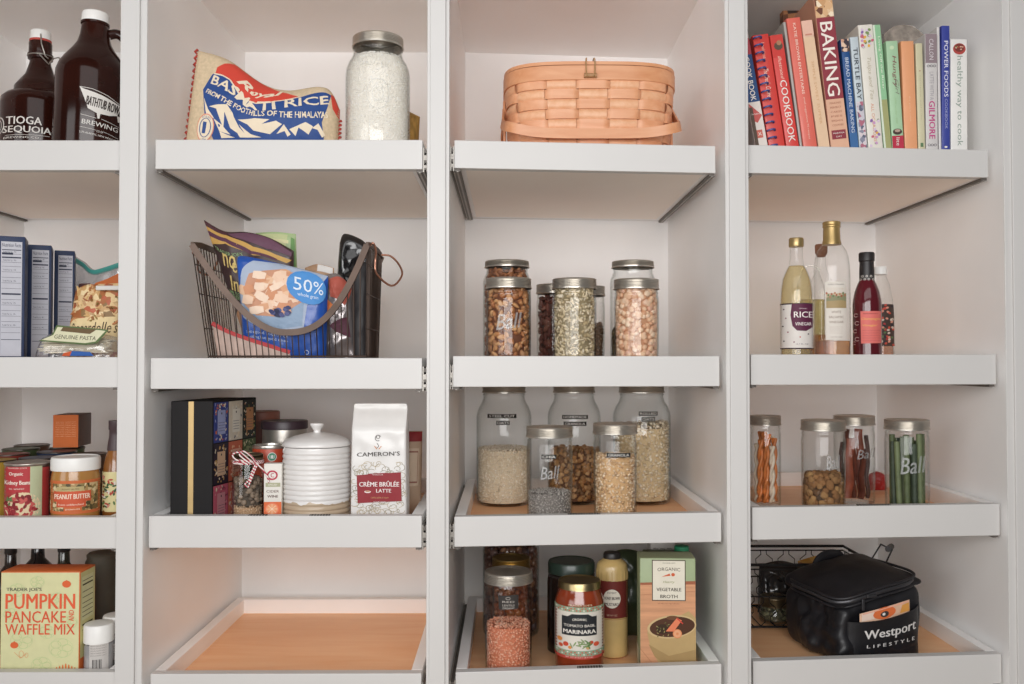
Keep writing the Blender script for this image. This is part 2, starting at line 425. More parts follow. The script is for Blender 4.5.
for (c, r), (xl, xr, yt, yb) in TRAYS.items():
    zt, zb = tray_z(c, r); D = .562 if r == 0 else .515
    x0, x1, y0, y1 = Xf(xl), Xf(xr), fy(xl), fy(xr)
    t = thing('pullout_tray', HOLDS[c, r], 'shelf', (x0, y0, zb), 0, 'pull-out trays of the pantry cabinet')
    w = x1-x0; dy = y1-y0; H = zt-zb; L = LIPW; sl = dy/w
    def q(xa, xb, ya, yb_): return [(xa, ya+sl*xa), (xb, ya+sl*xb), (xb, yb_+sl*xb), (xa, yb_+sl*xa)]
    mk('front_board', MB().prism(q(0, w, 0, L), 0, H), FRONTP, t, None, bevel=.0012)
    mk('side_board', MB().prism(q(0, L, L, D-L), 0, H), PAINT, t, None, bevel=.0012)
    mk('side_board', MB().prism(q(w-L, w, L, D-L), 0, H), PAINT, t, None, bevel=.0012)
    mk('back_board', MB().prism(q(0, w, D-L, D), 0, H), PAINT, t, None, bevel=.0012)
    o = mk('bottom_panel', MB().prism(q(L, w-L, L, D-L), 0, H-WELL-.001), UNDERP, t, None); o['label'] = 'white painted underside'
    o = mk('plywood_liner', MB().prism(q(L, w-L, L, D-L), H-WELL-.001, H-WELL), BIRCH, t, None); o['label'] = 'bare birch plywood lining'
    wl, wr = Xf(WALLX[c][0]), Xf(WALLX[c][1])
    for sgn, gx0, gx1 in ((-1, wl-x0+.0005, -.0005), (1, w+.0005, wr-x0-.0005)):
        a, b = min(gx0, gx1), max(gx0, gx1); g = b-a; mb = MB()
        th = min(.0022, g*.28)
        full = (c, sgn) in ((1, 1), (2, -1))
        rows = ((a, a+th, -.004, .040, 0), (b-th, b, -.004, .040, 0), (a+th, b-th, .000, .003, 1), (a+th, b-th, .014, .022, 0), (a+th, b-th, .034, .037, 1)) if full else ()
        for xa, xb, za, zb2, mi in rows:
            mb.prism([(xa, .004+sl*xa), (xb, .004+sl*xb), (xb, D+sl*xb), (xa, D+sl*xa)], za, zb2, mi)
        # channel under the outer edge of the tray
        ia, ib = (0, .011) if sgn < 0 else (w-.011, w)
        mb.prism(q(ia, ib, .006, D), -.0045, -.0002, 1)
        mb.prism(q(ia+.004, ib-.004, .006, D), -.0055, -.0045, 0)
        for k in range(4 if full else 0):
            mb.box(a+th*.9, b-th*.9, .003+sl*a, .006+sl*a, .003+k*.009, .008+k*.009, k % 2)
        mk('slide', mb, [STEEL, DARKM], t, None)['label'] = 'dark metal drawer slide'
    if (c, r) in {(1,2), (2,2), (2,3), (3,2)}:
        for xa, xb in {(1,2): [(249, 267), (310, 330)], (2,2): [(568, 600)], (2,3): [(577, 602)], (3,2): [(857, 890)]}[c, r]:
            ua, ub = Xf(xa)-x0, Xf(xb)-x0
            mb = MB(); mb.prism(q(ua, ub, .001, .010), H, H+.0016)
            nd = max(5, int((xb-xa)/2.6))
            for k in range(nd):
                uu = ua+(ub-ua)*(k+.5)/nd; mb.prism(q(uu-.0011, uu+.0011, -.0001, .009), H+.0003, H+.0018, 1)
            mk('label_strip', mb, [ink('#1b1918'), ink('#8a8580')], t, None)['label'] = 'thin black embossed label strip'
# ------------------------------------------------------------------ kinds of things
EMB = glass('embossed_glass', (.93, .94, .93), (.8, .8, .8), .3, .3, .05, .14)
def locb(it, P): return [(it.u(x, y), .004) for x, y in P]
def mason_profile(R, H, kind):
    if kind == 'shoulder':
        return [(R*.55, .006), (R*.62, .0), (R*.88, .0), (R*.97, .004), (R, .012), (R, H-.072), (R*.975, H-.062), (R*.9, H-.050), (R*.8, H-.040), (R*.755, H-.032), (R*.745, H-.026), (R*.78, H-.0235), (R*.745, H-.021), (R*.735, H-.003)]
    if kind == 'soft':
        return [(R*.6, .005), (R*.7, .0), (R*.9, .0), (R*.98, .004), (R, .012), (R, H-.045), (R*.97, H-.036), (R*.9, H-.028), (R*.86, H-.022), (R*.86, H-.003)]
    return [(R*.6, .005), (R*.7, .0), (R*.88, .0), (R*.955, .004), (R*.975, .012), (R, H*.5), (R, H-.040), (R*.975, H-.033), (R*.955, H-.0285), (R*.985, H-.0265), (R*.955, H-.024), (R*.945, H-.003)]
def mason_jar(it, w, ytop, label, kind='straight', lid='silver', emboss=None, group=None, tape=None, name='glass_jar', bandh=.0200):
    "w: pixel width of the body"
    R = it.R(w); H = it.H(ytop, R); t = thing(name, label, 'jar', it.loc, it.rz, group); ytop_of[it.px, it.Y] = ytop
    prof = mason_profile(R, H, kind)
    wt = .0017; inner = [(max(.001, r-wt), max(z, .0045)) for r, z in prof[2:]][::-1]
    mb = MB().lathe([(0, .0012), (R*.5, .0012)] + prof[1:] + [(prof[-1][0]-wt, H-.003)] + inner[1:] + [(0, .0048)], 44, closed=False)
    mk('glass_body', mb, GLASS, t, 60)['label'] = 'clear glass'
    rl = prof[-1][0]*1.06+.0008; lm = {'silver': SILVER, 'gold': mat('brass_lid', '#b49a63', .35, metal=1), 'bronze': mat('bronze_lid', '#8d8069', .4, metal=1)}[lid]
    z0 = H-bandh; b = [(rl*.99, z0), (rl*1.02, z0+.0008), (rl*1.02, z0+.0022), (rl*.985, z0+.0032)]
    k = 5
    for i in range(k*2): b.append((rl*(.965 if i % 2 else 1.0), z0+.004+(bandh-.0065)*i/(k*2)))
    b += [(rl*.995, H-.002), (rl*.975, H-.0006), (rl*.93, H), (rl*.86, H), (rl*.85, H-.0008)]
    mk('lid_band', MB().lathe(b, 44, closed=False), lm, t, 40)['label'] = 'screw band'
    mk('lid_disc', MB().lathe([(rl*.86, H-.0014), (rl*.855, H-.0005), (rl*.6, H-.0003), (rl*.59, H-.0008), (0, H-.0008)], 40, closed=False), lm, t, 40)
    if emboss:
        d = Decal(fm_cyl(R), .006); st, cx, cy, ew, eh = emboss
        d.text(st, it.u(cx, cy), it.v(cy), ew*it.s, eh*it.s, EMB, 0, rot=.12, shear=.35, bold=.02)
        d.build('embossed_script', t)['label'] = 'raised script lettering in the glass'
    if tape:
        rf = prof_r(prof); d = Decal(fm_cyl(lambda v: rf(v)), .006)
        for st, cx, cy, tw, th in tape:
            u, v = it.u(cx, cy), it.v(cy)
            d.rect(u-tw*it.s/2, v-th*it.s/2, u+tw*it.s/2, v+th*it.s/2, '#23211f')
            d.text(st, u, v, tw*it.s*.88, th*it.s*.62, '#d9d6d0', 1, bold=.01)
        d.build('embossed_tape', t)['label'] = 'black embossed label tape'
    return t, R, H
BASES = {}
ytop_of = {}
def base_mesh(kind):
    if kind in BASES: return BASES[kind]
    bm = bmesh.new()
    if kind == 'octa': bmesh.ops.create_icosphere(bm, subdivisions=1, radius=1); 
    else: bmesh.ops.create_icosphere(bm, subdivisions=2, radius=1)
    if kind == 'octa':
        bm.free(); v = np.array([(1,0,0),(-1,0,0),(0,1,0),(0,-1,0),(0,0,1),(0,0,-1)], float)
        f = np.array([(0,2,4),(2,1,4),(1,3,4),(3,0,4),(2,0,5),(1,2,5),(3,1,5),(0,3,5)])
        BASES[kind] = (v, f); return BASES[kind]
    v = np.array([list(p.co) for p in bm.verts]); f = np.array([[q.index for q in p.verts] for p in bm.faces]); bm.free()
    if kind == 'almond':
        v[:, 1] *= .62; v[:, 2] *= .42; k = np.clip(1-.45*np.clip(v[:, 0], 0, 1), .3, 1); v[:, 1] *= k; v[:, 2] *= k
    if kind == 'curl':       # cashew, banana-like curl
        v[:, 1] *= .5; v[:, 2] *= .45; v[:, 1] += .55*v[:, 0]**2-.2
    if kind == 'chick':
        v += .12*v*np.sin(v[:, [1, 2, 0]]*4)
    if kind == 'cube':
        v = np.sign(v)*np.abs(v)**.55
    BASES[kind] = (v, f); return BASES[kind]
def pieces(name, base, pos, size, m, seed=1, parent=None, jit=.25, smooth=True, wall=None):
    "one mesh of many grains; pos (n,3); size (a,b,c) half-lengths"
    rs = np.random.RandomState(seed); bv, bf = base_mesh(base); n = len(pos); bv = bv*np.array(size)
    q = rs.normal(size=(n, 4)); q /= np.linalg.norm(q, axis=1)[:, None]; w, x, y, z = q.T
    Rm = np.stack([1-2*(y*y+z*z), 2*(x*y-z*w), 2*(x*z+y*w), 2*(x*y+z*w), 1-2*(x*x+z*z), 2*(y*z-x*w), 2*(x*z-y*w), 2*(y*z+x*w), 1-2*(x*x+y*y)], 1).reshape(n, 3, 3)
    sc = 1+jit*(rs.rand(n, 1, 1)*2-1)
    V = (np.einsum('nij,kj->nki', Rm, bv)*sc + pos[:, None, :]).reshape(-1, 3)
    if wall is not None:      # grains press flat against the inside of the jar
        zz_, rr_ = wall; V[:, 2] = np.maximum(V[:, 2], .0058); r = np.hypot(V[:, 0], V[:, 1]); m_ = np.interp(V[:, 2], zz_, rr_); k = np.minimum(1, m_/np.maximum(r, 1e-6))
        V[:, 0] *= k; V[:, 1] *= k
    Fc = (bf[None]+(np.arange(n)*len(bv))[:, None, None]).reshape(-1, 3)
    me = bpy.data.meshes.new(name); me.vertices.add(len(V)); me.vertices.foreach_set('co', V.ravel().astype('f'))
    me.loops.add(Fc.size); me.loops.foreach_set('vertex_index', Fc.ravel().astype('i'))
    me.polygons.add(len(Fc)); me.polygons.foreach_set('loop_start', (np.arange(len(Fc))*3).astype('i')); me.polygons.foreach_set('loop_total', np.full(len(Fc), 3, 'i'))
    me.polygons.foreach_set('use_smooth', np.full(len(Fc), smooth)); me.materials.append(m); me.update(calc_edges=True); me.validate()
    return link(name, me, parent)
def fill_pos(R, z0, z1, sp, seed=1, layers=1, top=True, slope=0, rag=.5, lim=None):
    "positions on the wall of a jar of inside radius R and on the top of its contents"
    rs = np.random.RandomState(seed); P = []
    for L in range(layers):
        r = R-L*sp*.7
        n = max(6, int(2*PI*r/sp)); rows = max(1, int((z1-z0)/(sp*.72)))
        for j in range(rows+1):
            for i in range(n):
                a = 2*PI*(i+.5*(j % 2)+1.1*(rs.rand()-.5))/n
                zt = z1 + slope*math.cos(a) + (rs.rand()-.5)*sp*rag
                z = z0+(z1-z0)*j/max(1, rows)+(rs.rand()-.5)*sp*1.0
                if z0 <= z <= zt: P.append((r*math.cos(a), r*math.sin(a), z))
    if top:
        n = int(PI*R*R/(sp*sp)*1.3)
        for i in range(n):
            rr = R*math.sqrt(rs.rand()); a = 2*PI*rs.rand(); P.append((rr*math.cos(a), rr*math.sin(a), z1+slope*rr/R*math.cos(a)+(rs.rand()-.2)*sp*.4))
    if lim:
        for i, (x, y, z) in enumerate(P):
            r = math.hypot(x, y); m = max(.002, lim(z))
            if r > m: P[i] = (x*m/r, y*m/r, z)
    return np.array(P)
def contents(name, label, cat, it, R, z1, sp, size, m, core, base='octa', seed=1, layers=1, slope=0, rag=.5, z0=.0075, smooth=True, kind='straight', H=None):
    "loose food inside a jar: one heap nobody could count"
    prof = mason_profile(R, H or it.H(ytop_of[it.px, it.Y], R), kind); rf = prof_r(prof[2:])
    mx = size[0]*.7; Rin = R*.975-.0019-mx
    z0 = max(z0, .006+mx-size[2])
    zz_ = np.linspace(0, prof[-1][1], 80); wall = (zz_, np.array([min(rf(z-.001), rf(z+.001), rf(z))-.0026 for z in zz_]))
    lim = lambda z: min(rf(max(0, z-mx*.7)), rf(z+mx*.5), rf(z))-.0020-mx
    o = pieces(name, base, fill_pos(Rin, z0+size[2], z1, sp, seed, layers, True, slope, rag, lim), size, m, seed, None, smooth=smooth, jit=.2, wall=wall)
    o.location = it.loc; o.rotation_euler = (0, 0, it.rz)
    tag(o, label, cat, kind='stuff')
    r = Rin-size[2]*.15
    zt = max(z0+.001, z1-abs(slope)-sp*.4); zs = [z0-.001+(zt-z0+.001)*i/12 for i in range(13)]
    c = MB().lathe([(max(.002, min(r, lim(z))), z) for z in zs], 32)
    mk('food_core', c, core, o, 40); return o
def lathe_part(name, prof, m, parent, n=40, smooth=40, closed=True, label=None):
    o = mk(name, MB().lathe(prof, n, closed=closed), m, parent, smooth)
    if label: o['label'] = label
    return o
def poly_at(P, t):
    n = len(P)-1; x = max(0, min(n-1e-6, t*n)); i = int(x); f = x-i
    p0, p1, p2, p3 = P[max(i-1, 0)], P[i], P[min(i+1, n)], P[min(i+2, n)]
    return tuple(.5*((2*p1[k])+(-p0[k]+p2[k])*f+(2*p0[k]-5*p1[k]+4*p2[k]-p3[k])*f*f+(-p0[k]+3*p1[k]-3*p2[k]+p3[k])*f**3) for k in range(len(p1)))
class Bag:
    "soft bag between a bottom and a top edge line in its own x-z plane"
    def __init__(s, bot, top, T, crumple=.003, cs=25, seed=0, nu=40, nv=40, lean=0, pw=.45, crimp=0, back=1.0, curve=0, belly=0, creases=0):
        s.b, s.t, s.T, s.cr, s.cs, s.sd, s.nu, s.nv, s.lean, s.pw, s.crimp, s.bk, s.cv, s.belly, s.creases = bot, top, T, crumple, cs, seed, nu, nv, lean, pw, crimp, back, curve, belly, creases
    def pt(s, u, v, h=0, side=-1):
        bx, bz = poly_at(s.b, u); tx, tz = poly_at(s.t, u); x = bx+(tx-bx)*v; z = bz+(tz-bz)*v
        e = max(0, math.sin(PI*min(1, max(0, u))))**s.pw * max(0, math.sin(PI*min(1, max(0, v))**(1-s.belly)))**s.pw
        th = s.T*e
        p = Vector((x*s.cs, z*s.cs, s.sd*7.3+side))
        k = noise.noise(p)+.5*noise.noise(p*2.3)+.3*noise.noise(p*5)
        if s.creases:
            q = 1-abs(noise.noise(Vector((x*s.cs*.8+s.sd, z*s.cs*.5, side))))*2.6
            k += max(0, q)*s.creases
        w = s.cr*k*(.15+.85*min(1, e*1.2))
        y = side*(th*(1 if side < 0 else s.bk)+w+h)
        y += s.cr*.8*noise.noise(Vector((x*s.cs*.6, z*s.cs*.6, 3+s.sd)))
        y += s.lean*z + s.cv*(u-.5)**2
        if s.crimp and v > 1-s.crimp: y += .0
        return Vector((x, y, z))
    def mesh(s):
        mb = MB(); nu, nv = s.nu, s.nv; fr = [[s.pt(i/nu, j/nv, 0, -1) for i in range(nu+1)] for j in range(nv+1)]
        bk = [[s.pt(i/nu, j/nv, 0, 1) for i in range(nu+1)] for j in range(nv+1)]
        for g, fl in ((fr, False), (bk, True)):
            vs = [p for row in g for p in row]; fs = []
            for j in range(nv):
                for i in range(nu):
                    a = j*(nu+1)+i; q = (a, a+1, a+nu+2, a+nu+1); fs.append(q[::-1] if fl else q)
            mb.add(vs, fs)
        # close the rim
        def strip(A, B):
            vs = A+B; n = len(A); mb.add(vs, [(i+1, i, n+i, n+i+1) for i in range(n-1)])
        strip(fr[0], bk[0]); strip(bk[-1], fr[-1])
        strip([r[0] for r in bk], [r[0] for r in fr]); strip([r[-1] for r in fr], [r[-1] for r in bk])
        return mb
    def fm(s, u, v, h): return s.pt(u, v, h, -1)
def locpt(it, P, off=0): return [(it.u(x, y, off), it.vs(y, off) if off else it.v(y)) for x, y in P]
# ================================================================== column on the left
AMBER = mat('dark_amber_glass', '#2c120c', .12, vary=.3, scale=12, spec=.35)
WHITEP = mat('white_plastic', '#ecebe8', .4, vary=.02)
INKW = ink('#dcd8d2')
# --- tall growler with the bathtub emblem
it = It(87, .135, (0,0)); R = it.R(76)
t = thing('growler_jug', 'tall dark brown glass growler with a white cap and white bathtub emblem', 'bottle', (it.X, it.Y, it.Z+.003), it.rz, ry=.03)
zz = lambda y: it.vs(y, R*.3)
prof = [(R*.85, 0), (R*.96, .002), (R, .008), (R, zz(78)), (R*.985, zz(72)), (R*.93, zz(66)), (R*.8, zz(58)), (R*.6, zz(49)), (R*.47, zz(42)), (R*.40, zz(34)), (R*.37, zz(26)), (R*.36, zz(23)), (R*.39, zz(22.5)), (R*.39, zz(20.5)), (R*.33, zz(20)), (R*.33, zz(13))]
lathe_part('jug_body', prof, AMBER, t, 56)
rc = R*.37
lathe_part('screw_cap', [(rc, zz(21)), (rc*1.02, zz(19)), (rc, zz(12)), (rc*.94, zz(10.5)), (0, zz(10.2))], WHITEP, t, 40, label='white screw cap')
hp = [(R*.37, 0, zz(30)), (R*.55, 0, zz(27.5)), (R*.72, 0, zz(29)), (R*.84, 0, zz(34)), (R*.92, 0, zz(44)), (R*.96, 0, zz(56)), (R*.95, 0, zz(66)), (R*.9, 0, zz(70))]
mk('handle', MB().tube([poly_at(hp, i/24) for i in range(25)], 1, 10, flat=(.0075, .0095)), AMBER, t, 60)
rf = prof_r(prof); d = Decal(fm_cyl(rf), .006)
U = lambda x: it.u(x, 100, R); V = lambda y: it.vs(y, R)
def uv(P): return [(U(x), V(y)) for x, y in P]
tub = uv([(77, 88), (82, 90), (100, 94), (119, 100), (121, 101), (118, 106), (116, 111), (108, 113), (96, 113), (86, 109), (82, 99)])
d.poly(tub, INKW, 0)
d.line(uv([(77, 88), (90, 89), (105, 93), (121, 100)]), .001, INKW, 1)
d.text('BATHTUB ROW', (U(84)+U(118))/2, V(103), U(118)-U(84), .0175, '#2b1a14', 1, rot=-.14, bold=.02)
for x, y in ((97, 115), (118, 114)): d.poly(uv([(x-2, y-3), (x+2, y-3), (x+1, y+3), (x-1, y+3)]), INKW, 0)
d.text('BREWING', (U(81)+U(117))/2, V(124), U(118)-U(81), .0088, INKW, 0, rot=-.10, bold=.01)
d.line(uv([(79, 115.5), (95, 118)]), .0007, INKW); d.line(uv([(100, 118), (118, 122)]), .0007, INKW)
d.line(uv([(79, 128), (95, 130)]), .0006, INKW); d.line(uv([(103, 130.5), (118, 134)]), .0006, INKW)
d.text('CO-OP', U(99), V(131), .012, .004, INKW, 0, rot=-.1)
d.text('LOS ALAMOS, NEW MEXICO', U(97), V(135), U(116)-U(79), .0042, INKW, 0, rot=-.12)
d.build('printed_emblem', t)['label'] = 'white printed bathtub emblem'
# --- swing-top growler
it = It(37, .245, (0,0)); R = it.R(80); zz = lambda y: it.vs(y, R*.25)
t = thing('growler_bottle', 'squat dark growler with red gasket and wire swing-top stopper', 'bottle', it.loc, it.rz)
prof = [(R*.85, 0), (R*.96, .002), (R, .008), (R, zz(106)), (R*.97, zz(99)), (R*.86, zz(95)), (R*.70, zz(93)), (R*.66, zz(90)), (R*.65, zz(86)), (R*.55, zz(81)), (R*.38, zz(73)), (R*.28, zz(62)), (R*.265, zz(58)), (R*.32, zz(57)), (R*.33, zz(52)), (R*.30, zz(51)), (R*.30, zz(41)), (R*.27, zz(39))]
lathe_part('bottle_body', prof, AMBER, t, 56)
lathe_part('stopper', [(R*.26, zz(38)), (R*.27, zz(37)), (R*.265, zz(30)), (R*.24, zz(28.4)), (0, zz(28))], WHITEP, t, 36, label='white ceramic stopper')
lathe_part('gasket', [(R*.25, zz(40)), (R*.285, zz(39.6)), (R*.285, zz(37.6)), (R*.25, zz(37))], mat('red_rubber', '#b8433a', .6), t, 36, label='red rubber gasket')
mb = MB()
for sg in (-1, 1):
    mb.tube([(0, sg*R*.30, zz(34)), (R*.02, sg*R*.36, zz(44)), (R*.12, sg*R*.34, zz(56)), (R*.2, sg*R*.31, zz(58))], .0013, 6)
mb.tube([(R*.33*math.cos(a), R*.33*math.sin(a), zz(54)) for a in [2*PI*i/24 for i in range(24)]], .0013, 6, closed=True)
mb.tube([(-R*.02, -R*.33, zz(55)), (R*.16, -R*.36, zz(62)), (R*.2, -R*.36, zz(64)), (R*.32, -R*.3, zz(57)), (R*.46, -R*.2, zz(54)), (R*.56, -.0, zz(57)), (R*.5, .01, zz(66))], .0013, 6)
mk('wire_bail', mb, mat('zinc_wire', '#a7a29b', .35, metal=1), t, 60)['label'] = 'bent metal wire bail'
d = Decal(fm_cyl(prof_r(prof)), .006); U = lambda x: it.u(x, 125, R); V = lambda y: it.vs(y, R)
d.text('TIOGA', U(24), V(120), U(42)-U(6), .0155, INKW, bold=.02, rot=-.02); d.text('SEQUOIA', U(27), V(129.5), U(52)-U(3), .0155, INKW, bold=.02, rot=-.02)
d.text('BREWING CO.', U(22), V(137), U(42)-U(5), .004, INKW); d.line([(U(5), V(134.5)), (U(50), V(134.5))], .0006, INKW)
d.ring(U(-2), V(123), .010, .017, .0016, INKW); d.ring(U(-2), V(123), .006, .012, .0008, INKW)
d.build('printed_emblem', t)['label'] = 'white printed lettering'
# --- blue boxes in a row
BLUE = mat('navy_carton', '#14294f', .45, vary=.05)
def carton(name, label, cat, loc, rz, w, dp, h, m, mats=None, group=None, r=.0012):
    t = thing(name, label, cat, loc, rz, group)
    mk('carton_body', MB().rbox(w, dp, h, r, 1), m, t, 40); return t
for k, (xa, xb, ytop, dep, lb) in enumerate([(-4, 25.5, 238.5, .05, 'navy blue carton with white nutrition panel, tallest at the tray end'), (27.5, 51.5, 247, .15, 'navy blue carton with nutrition panel, middle of the three in the row'), (54, 74.5, 252.5, .235, 'navy blue carton with nutrition panel, next to the clear pasta bags')]):
    it = It((xa+xb)/2, dep+.045, (0,1), False); yaw = .42
    w = (xb-xa)*it.s*.88; h = it.v(ytop)
    t = carton('pasta_box', lb, 'box', it.loc, yaw, w, .07, h, BLUE, group='navy blue cartons')
    d = Decal(lambda u, v, h_: (u, -.035-h_, v), .05)
    d.rect(-w*.30, h*.13, w*.40, h*.96, '#bdbdc6'); L = '#2b3044'
    d.text('Nutrition Facts', w*.05, h*.935, w*.62, h*.026, L)
    for q, (yy, wd) in enumerate([(.90, .006), (.87, .002), (.845, .010), (.81, .002), (.78, .002), (.74, .002), (.70, .002), (.66, .002), (.62, .002), (.58, .012), (.54, .002), (.50, .002), (.46, .002), (.42, .002), (.38, .002), (.34, .002), (.30, .002), (.25, .004)]):
        d.rect(-w*.27, h*(yy-wd/2), w*.37, h*(yy+wd/2), L, 1)
        if wd == .002 and q % 2: d.text('Total Fat 1g   0%', -w*.02, h*(yy+.014), w*.44, h*.013, L)
    d.rect(-w*.27, h*.865, w*.1, h*.88, L, 1)
    for q in range(5): d.text('INGREDIENTS: SEMOLINA', w*.05, h*(.105-.018*q), w*.6, h*.010, '#8fa0c0')
    d.build('nutrition_panel', t)['label'] = 'white printed nutrition panel'
# --- pasta bags
it = It(90, .155, (0,1), False)
b = Bag(locb(it, [(66, 352), (80, 353), (100, 353), (119, 353)]), locpt(it, [(76, 290), (85, 285), (100, 284), (121, 283)]), .022, .003, 30, 3)
t = thing('pappardelle_bag', 'clear bag of mixed pasta shapes with a cream script label', 'bag', it.loc)
PASTA = blotch('pasta_print', ['#c9a06a', '#e0c08c', '#a9673a', '#b85f3c', '#d9b98a', '#8b6a3c', '#ead2a4'], 110)
mk('bag_body', b.mesh(), PASTA, t, 70)
d = Decal(b.fm, .05, .0004, .0008); d.poly([(.02, .20), (.98, .22), (.99, .62), (.06, .60)], '#e6cf9f')
d.text("Pappardelle's", .58, .48, .80, .17, '#4a3a2c', 1, rot=.0, shear=.3); d.text('PASTA', .52, .30, .5, .085, '#5d4b38', 1)
d.build('label', t)['label'] = 'cream paper label with script'
mk('top_fold', MB().rbox(.046, .006, .009, .002, 2, c=(it.u(112, 290), -.018, it.v(291))), mat('white_clip', '#d9d5d0', .5), t)['label'] = 'white folded top strip'
P = fill_pos(.02, .0, .0, .01)[:0]
rs = np.random.RandomState(4); pp = []
for i in range(46):
    u_, v_ = .15+.8*rs.rand(), .55+.42*rs.rand(); pp.append(list(b.pt(u_, v_, -.001)))
pieces('pasta_pieces', 'curl', np.array(pp), (.009, .006, .004), pieces_mat('mixed_pasta', ['#dcb67c', '#b9774a', '#e9cf9d', '#a45a3c', '#8f7a42']), 5, t)['kind'] = 'stuff'
# zipper bag with teal zip behind
it = It(99, .345, (0,1), False)
b = Bag(locb(it, [(82, 350), (95, 351), (117, 350)]), locpt(it, [(74, 255), (85, 262), (97, 270), (124, 261)]), .028, .006, 22, 9, creases=.8)
t = thing('zipper_bag', 'crumpled clear zipper bag with teal seal behind the pasta', 'bag', it.loc)
mk('bag_body', b.mesh(), glass('zip_film', (.80, .81, .83), (.45, .47, .50), .9, .12, .12, .16), t, 70)['label'] = 'clear plastic film'
mb = MB(); top = [b.pt(i/16, .97, .002) for i in range(17)]; mb.tube(top, 1, 6, flat=(.0012, .006)); mk('zip_seal', mb, mat('teal_plastic', '#52aca4', .35), t)['label'] = 'teal plastic zip seal'
d = Decal(b.fm, .05, .0004, .001); d.poly([(.62, .62), (.99, .62), (.99, .9), (.7, .86)], '#d9763f'); d.poly([(.35, .55), (.62, .5), (.62, .86), (.3, .78)], blotch('dried_fruit', ['#6b4a4a', '#5a3f46', '#7b5552', '#8a6560'], 80))
d.build('printed_label', t)['label'] = 'orange and brown panel seen through the film'
# flat bag of pale noodles lying in front
it = It(76, .085, (0,1), False)
t = thing('noodle_bag', 'clear bag of pale flat noodles lying down with a green-edged label', 'bag', it.loc, .0)
b = Bag(locb(it, [(33, 356), (60, 356), (90, 356), (118, 356)]), locpt(it, [(42, 338), (62, 331), (92, 332), (117, 337)]), .030, .0035, 30, 5, back=.9, creases=.5)
mk('bag_body', b.mesh(), BAGCLEAR, t, 70)['label'] = 'clear plastic film'
mb = MB(); rs = random.Random(3)
for i in range(60):
    z = it.v(353)+rs.random()*.024*1.0; x0 = it.u(40, 350)+rs.random()*.03; x1 = it.u(112, 350)-rs.random()*.03; y = -.012+.026*rs.random()
    mb.tube([(x0, y, z), ((x0+x1)/2, y+.003, z+.003*rs.random()), (x1, y+rs.uniform(-.008, .008), z+rs.uniform(-.003, .006))], 1, 5, flat=(.0042, .0016))
mk('noodles', mb, mat('egg_pasta', '#efe6cc', .6), t, 50)['kind'] = 'stuff'
d = Decal(lambda u, v, h: (u, -.0345+.35*(v-it.v(341))-h, v), .02)
U = lambda x: it.u(x, 340, .03); V = lambda y: it.vs(y, .03)
pl = [(55, 325), (101, 329), (108, 330), (99, 343), (88, 345), (40, 341), (52, 335)]
d.poly([(U(x), V(y)) for x, y in pl], '#5e7048'); d.poly([(U(73+(x-73)*.92), V(335+(y-335)*.82)) for x, y in pl], '#d9d6b6', 1)
d.poly([(U(x), V(y)) for x, y in [(62, 327), (96, 329.5), (90, 334), (60, 331)]], '#6d5a40', 2)
d.text('GENUINE PASTA', U(76), V(337.5), U(99)-U(57), .0075, '#4b4638', 2, rot=-.05)
d.build('label', t)['label'] = 'cream label with scalloped green edge'
d = Decal(lambda u, v, h: (u, -.0372-h, v), .02)
d.poly([(U(x), V(y)) for x, y in [(66, 353), (74, 351), (72, 356), (64, 356)]], '#c8572e'); d.poly([(U(x), V(y)) for x, y in [(74, 351), (92, 352), (96, 356), (72, 356)]], '#2d5ba4')
d.build('printed_strip', t)['label'] = 'orange and blue printed strip'
# --- tins and jars of the third tray
def tin(it, w, ytop, label, m, group=None, lid=SILVER):
    R = it.R(w); H = it.H(ytop, R); t = thing('tin_can', label, 'can', it.loc, it.rz, group)
    lathe_part('can_body', [(R*.96, .0), (R, .001), (R, .0035), (R*.97, .0045), (R*.97, H-.0055), (R, H-.004), (R, H-.001), (R*.97, H)], m, t, 40)
    lathe_part('can_lid', [(R*.965, H-.0005), (R*.95, H), (R*.93, H-.004), (R*.8, H-.0045), (R*.78, H-.004), (R*.5, H-.0042), (0, H-.0042)], lid, t, 40, closed=False, label='shiny metal end')
    mk('rim', MB().tube([(R*.985*math.cos(2*PI*i/36), R*.985*math.sin(2*PI*i/36), H-.001) for i in range(36)], .0016, 6, closed=True), lid, t, 60)
    return t, R, H
RED = mat('red_can_paper', '#a83a3a', .4)
it = It(29, .062, (0,2)); t, R, H = tin(it, 47, 460, 'red can of kidney beans with a bean photo label', mat('can_steel', '#9c9791', .35, metal=1))
d = Decal(fm_cyl(R*.97), .006); U = lambda x: it.u(x, 490, R); V = lambda y: it.vs(y, R)
d.rect(-R*.999, .005, R*.999, H-.008, RED)
d.rect(U(30), V(464), U(42), .0052, '#b8bf9c', 1)
d.rect(U(6), V(464), U(30), V(493), '#b23b3f', 1)
d.ell(U(23), V(507), U(41)-U(23), .026, '#ddc9a4', 1); 
for i in range(60):
    a = random.random()*6.28; r_ = math.sqrt(random.random()); x = U(21)+r_*.92*(U(40)-U(23))*math.cos(a); y = V(506)+r_*.021*math.sin(a)
    if y > .006: d.ell(x, y, .0048, .0026, random.choice(['#8e2a30', '#a83a3c', '#7a2229', '#c05a55']), 2+i % 3, 8, rot=random.random()*3)
for i in range(6): d.ell(U(7+random.random()*5), V(497+random.random()*8), .004, .0016, '#5d7a4a', 5, 6, rot=random.random()*3)
d.text("TRADER JOE'S", U(17), V(468.5), U(26)-U(7), .0028, '#e6d8cc', 2); d.text('Organic', U(16), V(474.5), U(23)-U(9), .0078, '#efe3d6', 2, bold=.02); d.text('Kidney Beans', U(17.5), V(483.5), U(30)-U(5), .0095, '#efe3d6', 2, bold=.02)
